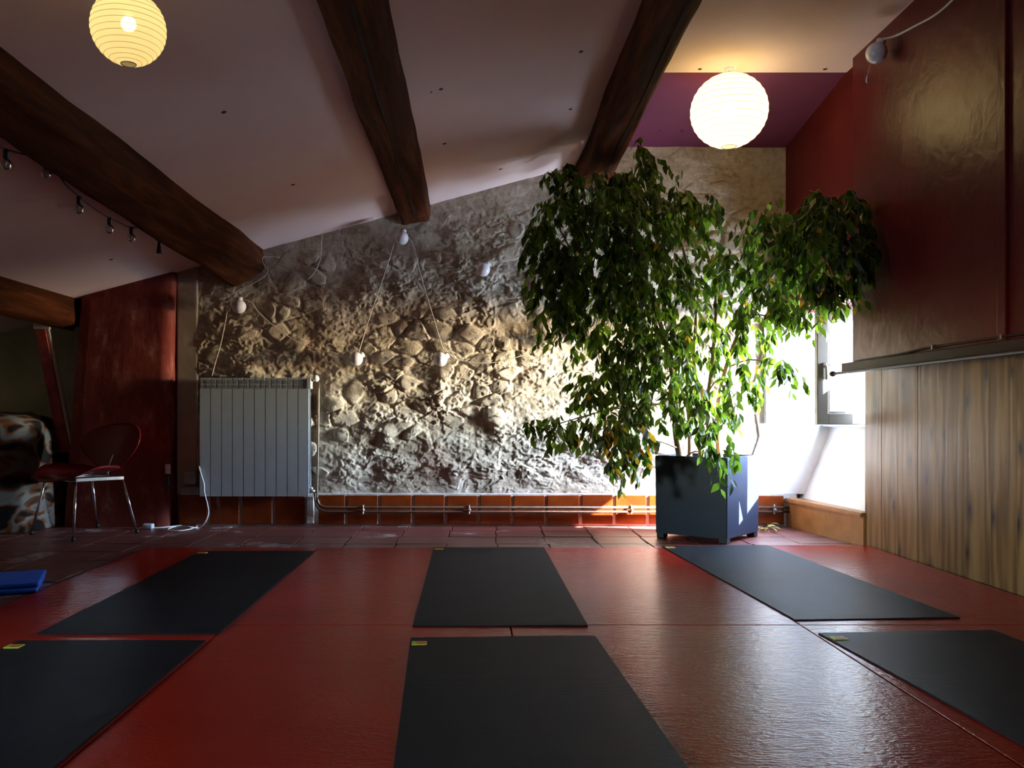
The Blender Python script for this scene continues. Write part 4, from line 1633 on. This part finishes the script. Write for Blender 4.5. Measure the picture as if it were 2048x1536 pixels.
GB = [(478, 613, (0.1, -0.1, 1)), (712, 718, (0.8, 0.2, 0.6)), (803, 476, (0.2, 0.2, 1)), (881, 719, (0.8, 0.2, 0.5)), (966, 539, (0.7, 0.3, 0.8)), (1141, 677, (-0.6, 0.3, 0.6))]
for x, y, ax in GB:
    globe(x, y, YG, 0.0475, ax, gar)
Yc = 5.985
for path in (
    [(424, 752), (430, 728), (441, 690), (450, 648), (456, 618), (466, 609), (478, 598)],
    [(478, 598), (502, 604), (515, 622), (545, 650), (580, 675), (612, 692), (655, 704), (690, 712), (718, 705)],
    [(718, 705), (722, 690), (740, 632), (760, 575), (778, 520), (789, 485), (800, 462)],
    [(805, 462), (824, 486), (836, 530), (850, 580), (866, 632), (878, 672), (886, 696), (896, 704)],
    [(896, 704), (912, 718), (940, 724), (970, 726), (1005, 722), (1050, 709), (1090, 694), (1112, 683), (1132, 668)],
    [(974, 524), (985, 521), (1010, 527), (1040, 535), (1070, 540), (1110, 545)],
    [(644, 466), (643, 490), (640, 520), (630, 543), (615, 560)]):
    tube('cord', smooth_path([P(x, y, Yc) for x, y in path], 4), 0.0028, M['cord_white'], gar, 6)
tube('cord', smooth_path([P(560, 515, 6.0), P(527, 514, 5.98), P(528, 530, 5.96), P(536, 540, 5.95), P(528, 553, 5.945), P(500, 570, 5.945), P(472, 583, 5.95), P(478, 598, 5.96)], 4), 0.003, M['cord_white'], gar, 6)

g2 = thing('globe_pendant', P(1753, 106, 4.60), 'single white globe bulb with pull cord on the red wall near ceiling', 'bulb')
c = globe(1753, 106, 4.42, 0.052, (0.35, -0.1, 1), g2)
tube('cord', smooth_path([c + Vector((0.02, 0, 0.068)), P(1790, 72, 4.31), P(1830, 52, 4.11), P(1870, 30, 3.93), P(1905, 0, 3.79), P(1960, -60, 3.58)], 5), 0.0055, M['cord_white'], g2, 8)
tube('pull_cord', [P(1741, 128, 4.42), P(1738, 140, 4.42), P(1735, 152, 4.42)], 0.0025, M['cord_white'], g2, 6)
tube('pull_end', [P(1735, 152, 4.42), P(1733.5, 160, 4.42), P(1735, 166, 4.42)], 0.006, M['white_plastic'], g2, 8)

g3 = thing('clear_bulb_garland', P(160, 380, 3.73), 'black string of small clear bulbs hung along the left beam', 'string lights')


def onbeam(x, y, dx=-1.69):
    return P(x, y, dx * F / (x - CX))


cb = [(12, 300), (92, 320), (158, 394), (219, 436), (263, 455)]
cpath = [(-30, 280), (0, 294), (12, 299), (45, 308), (75, 315), (92, 321), (110, 338), (132, 370), (158, 393), (190, 418), (219, 436), (245, 448), (263, 455), (285, 457), (318, 484)]
tube('cord', smooth_path([onbeam(x, y) for x, y in cpath], 4), 0.0032, M['cord_black'], g3, 6)
for x, y in cb:
    p = onbeam(x, y)
    r = 0.0205
    bl_ = lathe('bulb', [(0.008, -0.030)] + [(r * math.sin(a), -0.052 - r * math.cos(a) * -1) for a in [0.5 + (math.pi - 0.5) * q / 9 for q in range(10)]], p, M['bulb_glass'], g3, 16)
    lathe('socket', [(0, 0.004), (0.009, 0.003), (0.0105, -0.006), (0.010, -0.032), (0.0, -0.033)], p, M['cord_black'], bl_, 12)
    lathe('filament', [(0.0025, -0.033), (0.003, -0.045), (0.0015, -0.055), (0, -0.056)], p, M['brass'], bl_, 8)
p = onbeam(318, 482)
lathe('end_plug', [(0, 0.0), (0.006, -0.002), (0.008, -0.02), (0.014, -0.06), (0.013, -0.066), (0, -0.067)], p, M['cord_black'], g3, 12)

# ================================================================== PAPER LANTERNS
def lantern(center, r, ceil, paper, bulb_r, turns, label, bulb_mat, squash=0.96, bulb_off=(0, 0, 0)):
    root = thing('paper_lantern', center, label, 'lantern', 'round paper lanterns')
    n = turns * 2
    prof = []
    th0, th1 = 0.20, math.pi - 0.20
    for i in range(n + 1):
        th = th0 + (th1 - th0) * i / n
        k = 1.0 if i % 2 == 0 else 0.988
        prof.append((r * math.sin(th) * k, -r * squash * math.cos(th) * k))
    lathe('shade', prof, center, paper, root, 40)
    bm = bmesh.new()
    for i in range(0, n + 1, 2):
        th = th0 + (th1 - th0) * i / n
        rr, zz = r * math.sin(th), -r * squash * math.cos(th)
        pts = [Vector(center) + Vector((rr * math.cos(2 * math.pi * q / 40), rr * math.sin(2 * math.pi * q / 40), zz)) for q in range(41)]
        add_tube(bm, pts, 0.00055 if r < 0.15 else 0.0012, 4, False)
    for s in (-1, 1):
        rr, zz = r * math.sin(th0), s * r * squash * math.cos(th0)
        pts = [Vector(center) + Vector((rr * math.cos(2 * math.pi * q / 30), rr * math.sin(2 * math.pi * q / 30), zz)) for q in range(31)]
        add_tube(bm, pts, 0.0018, 5, False)
    wires = bm_obj('wire_ribs', bm, M['wire'], root, True)
    cb_ = Vector(center) + Vector(bulb_off)
    lathe('bulb', ball_prof(bulb_r, 10), cb_, bulb_mat, root, 16)
    lathe('bulb_holder', [(0, 0.06), (bulb_r * 0.55, 0.06), (bulb_r * 0.6, 0.0), (0, 0)], cb_ + Vector((0, 0, bulb_r * 0.8)), M['white_plastic'], root, 12)
    top = Vector((cb_.x, cb_.y, ceil))
    tube('flex', [cb_ + Vector((0, 0, bulb_r + 0.04)), top], 0.003, M['cord_white'], root, 6)
    lathe('ceiling_rose', [(0, 0), (0.022, 0.0), (0.030, 0.012), (0.030, 0.02)], top - Vector((0, 0, 0.015)), M['white_plastic'], root, 14)
    return root


c1 = P(257, 57, 2.36)
lantern(tuple(c1), 0.097, ceil_z(c1.x) + 0.004, M['paper_small'], 0.020, 17, 'small glowing paper lantern at the upper left between two beams', M['hot_bulb'], 1.0, (0.0, 0.0, 0.012))
c2 = P(1458, 222, 5.0)
lantern(tuple(c2), 0.215, ZR, M['paper_large'], 0.045, 15, 'large bright paper lantern below the flat ceiling over the ficus', M['hot_bulb_large'])
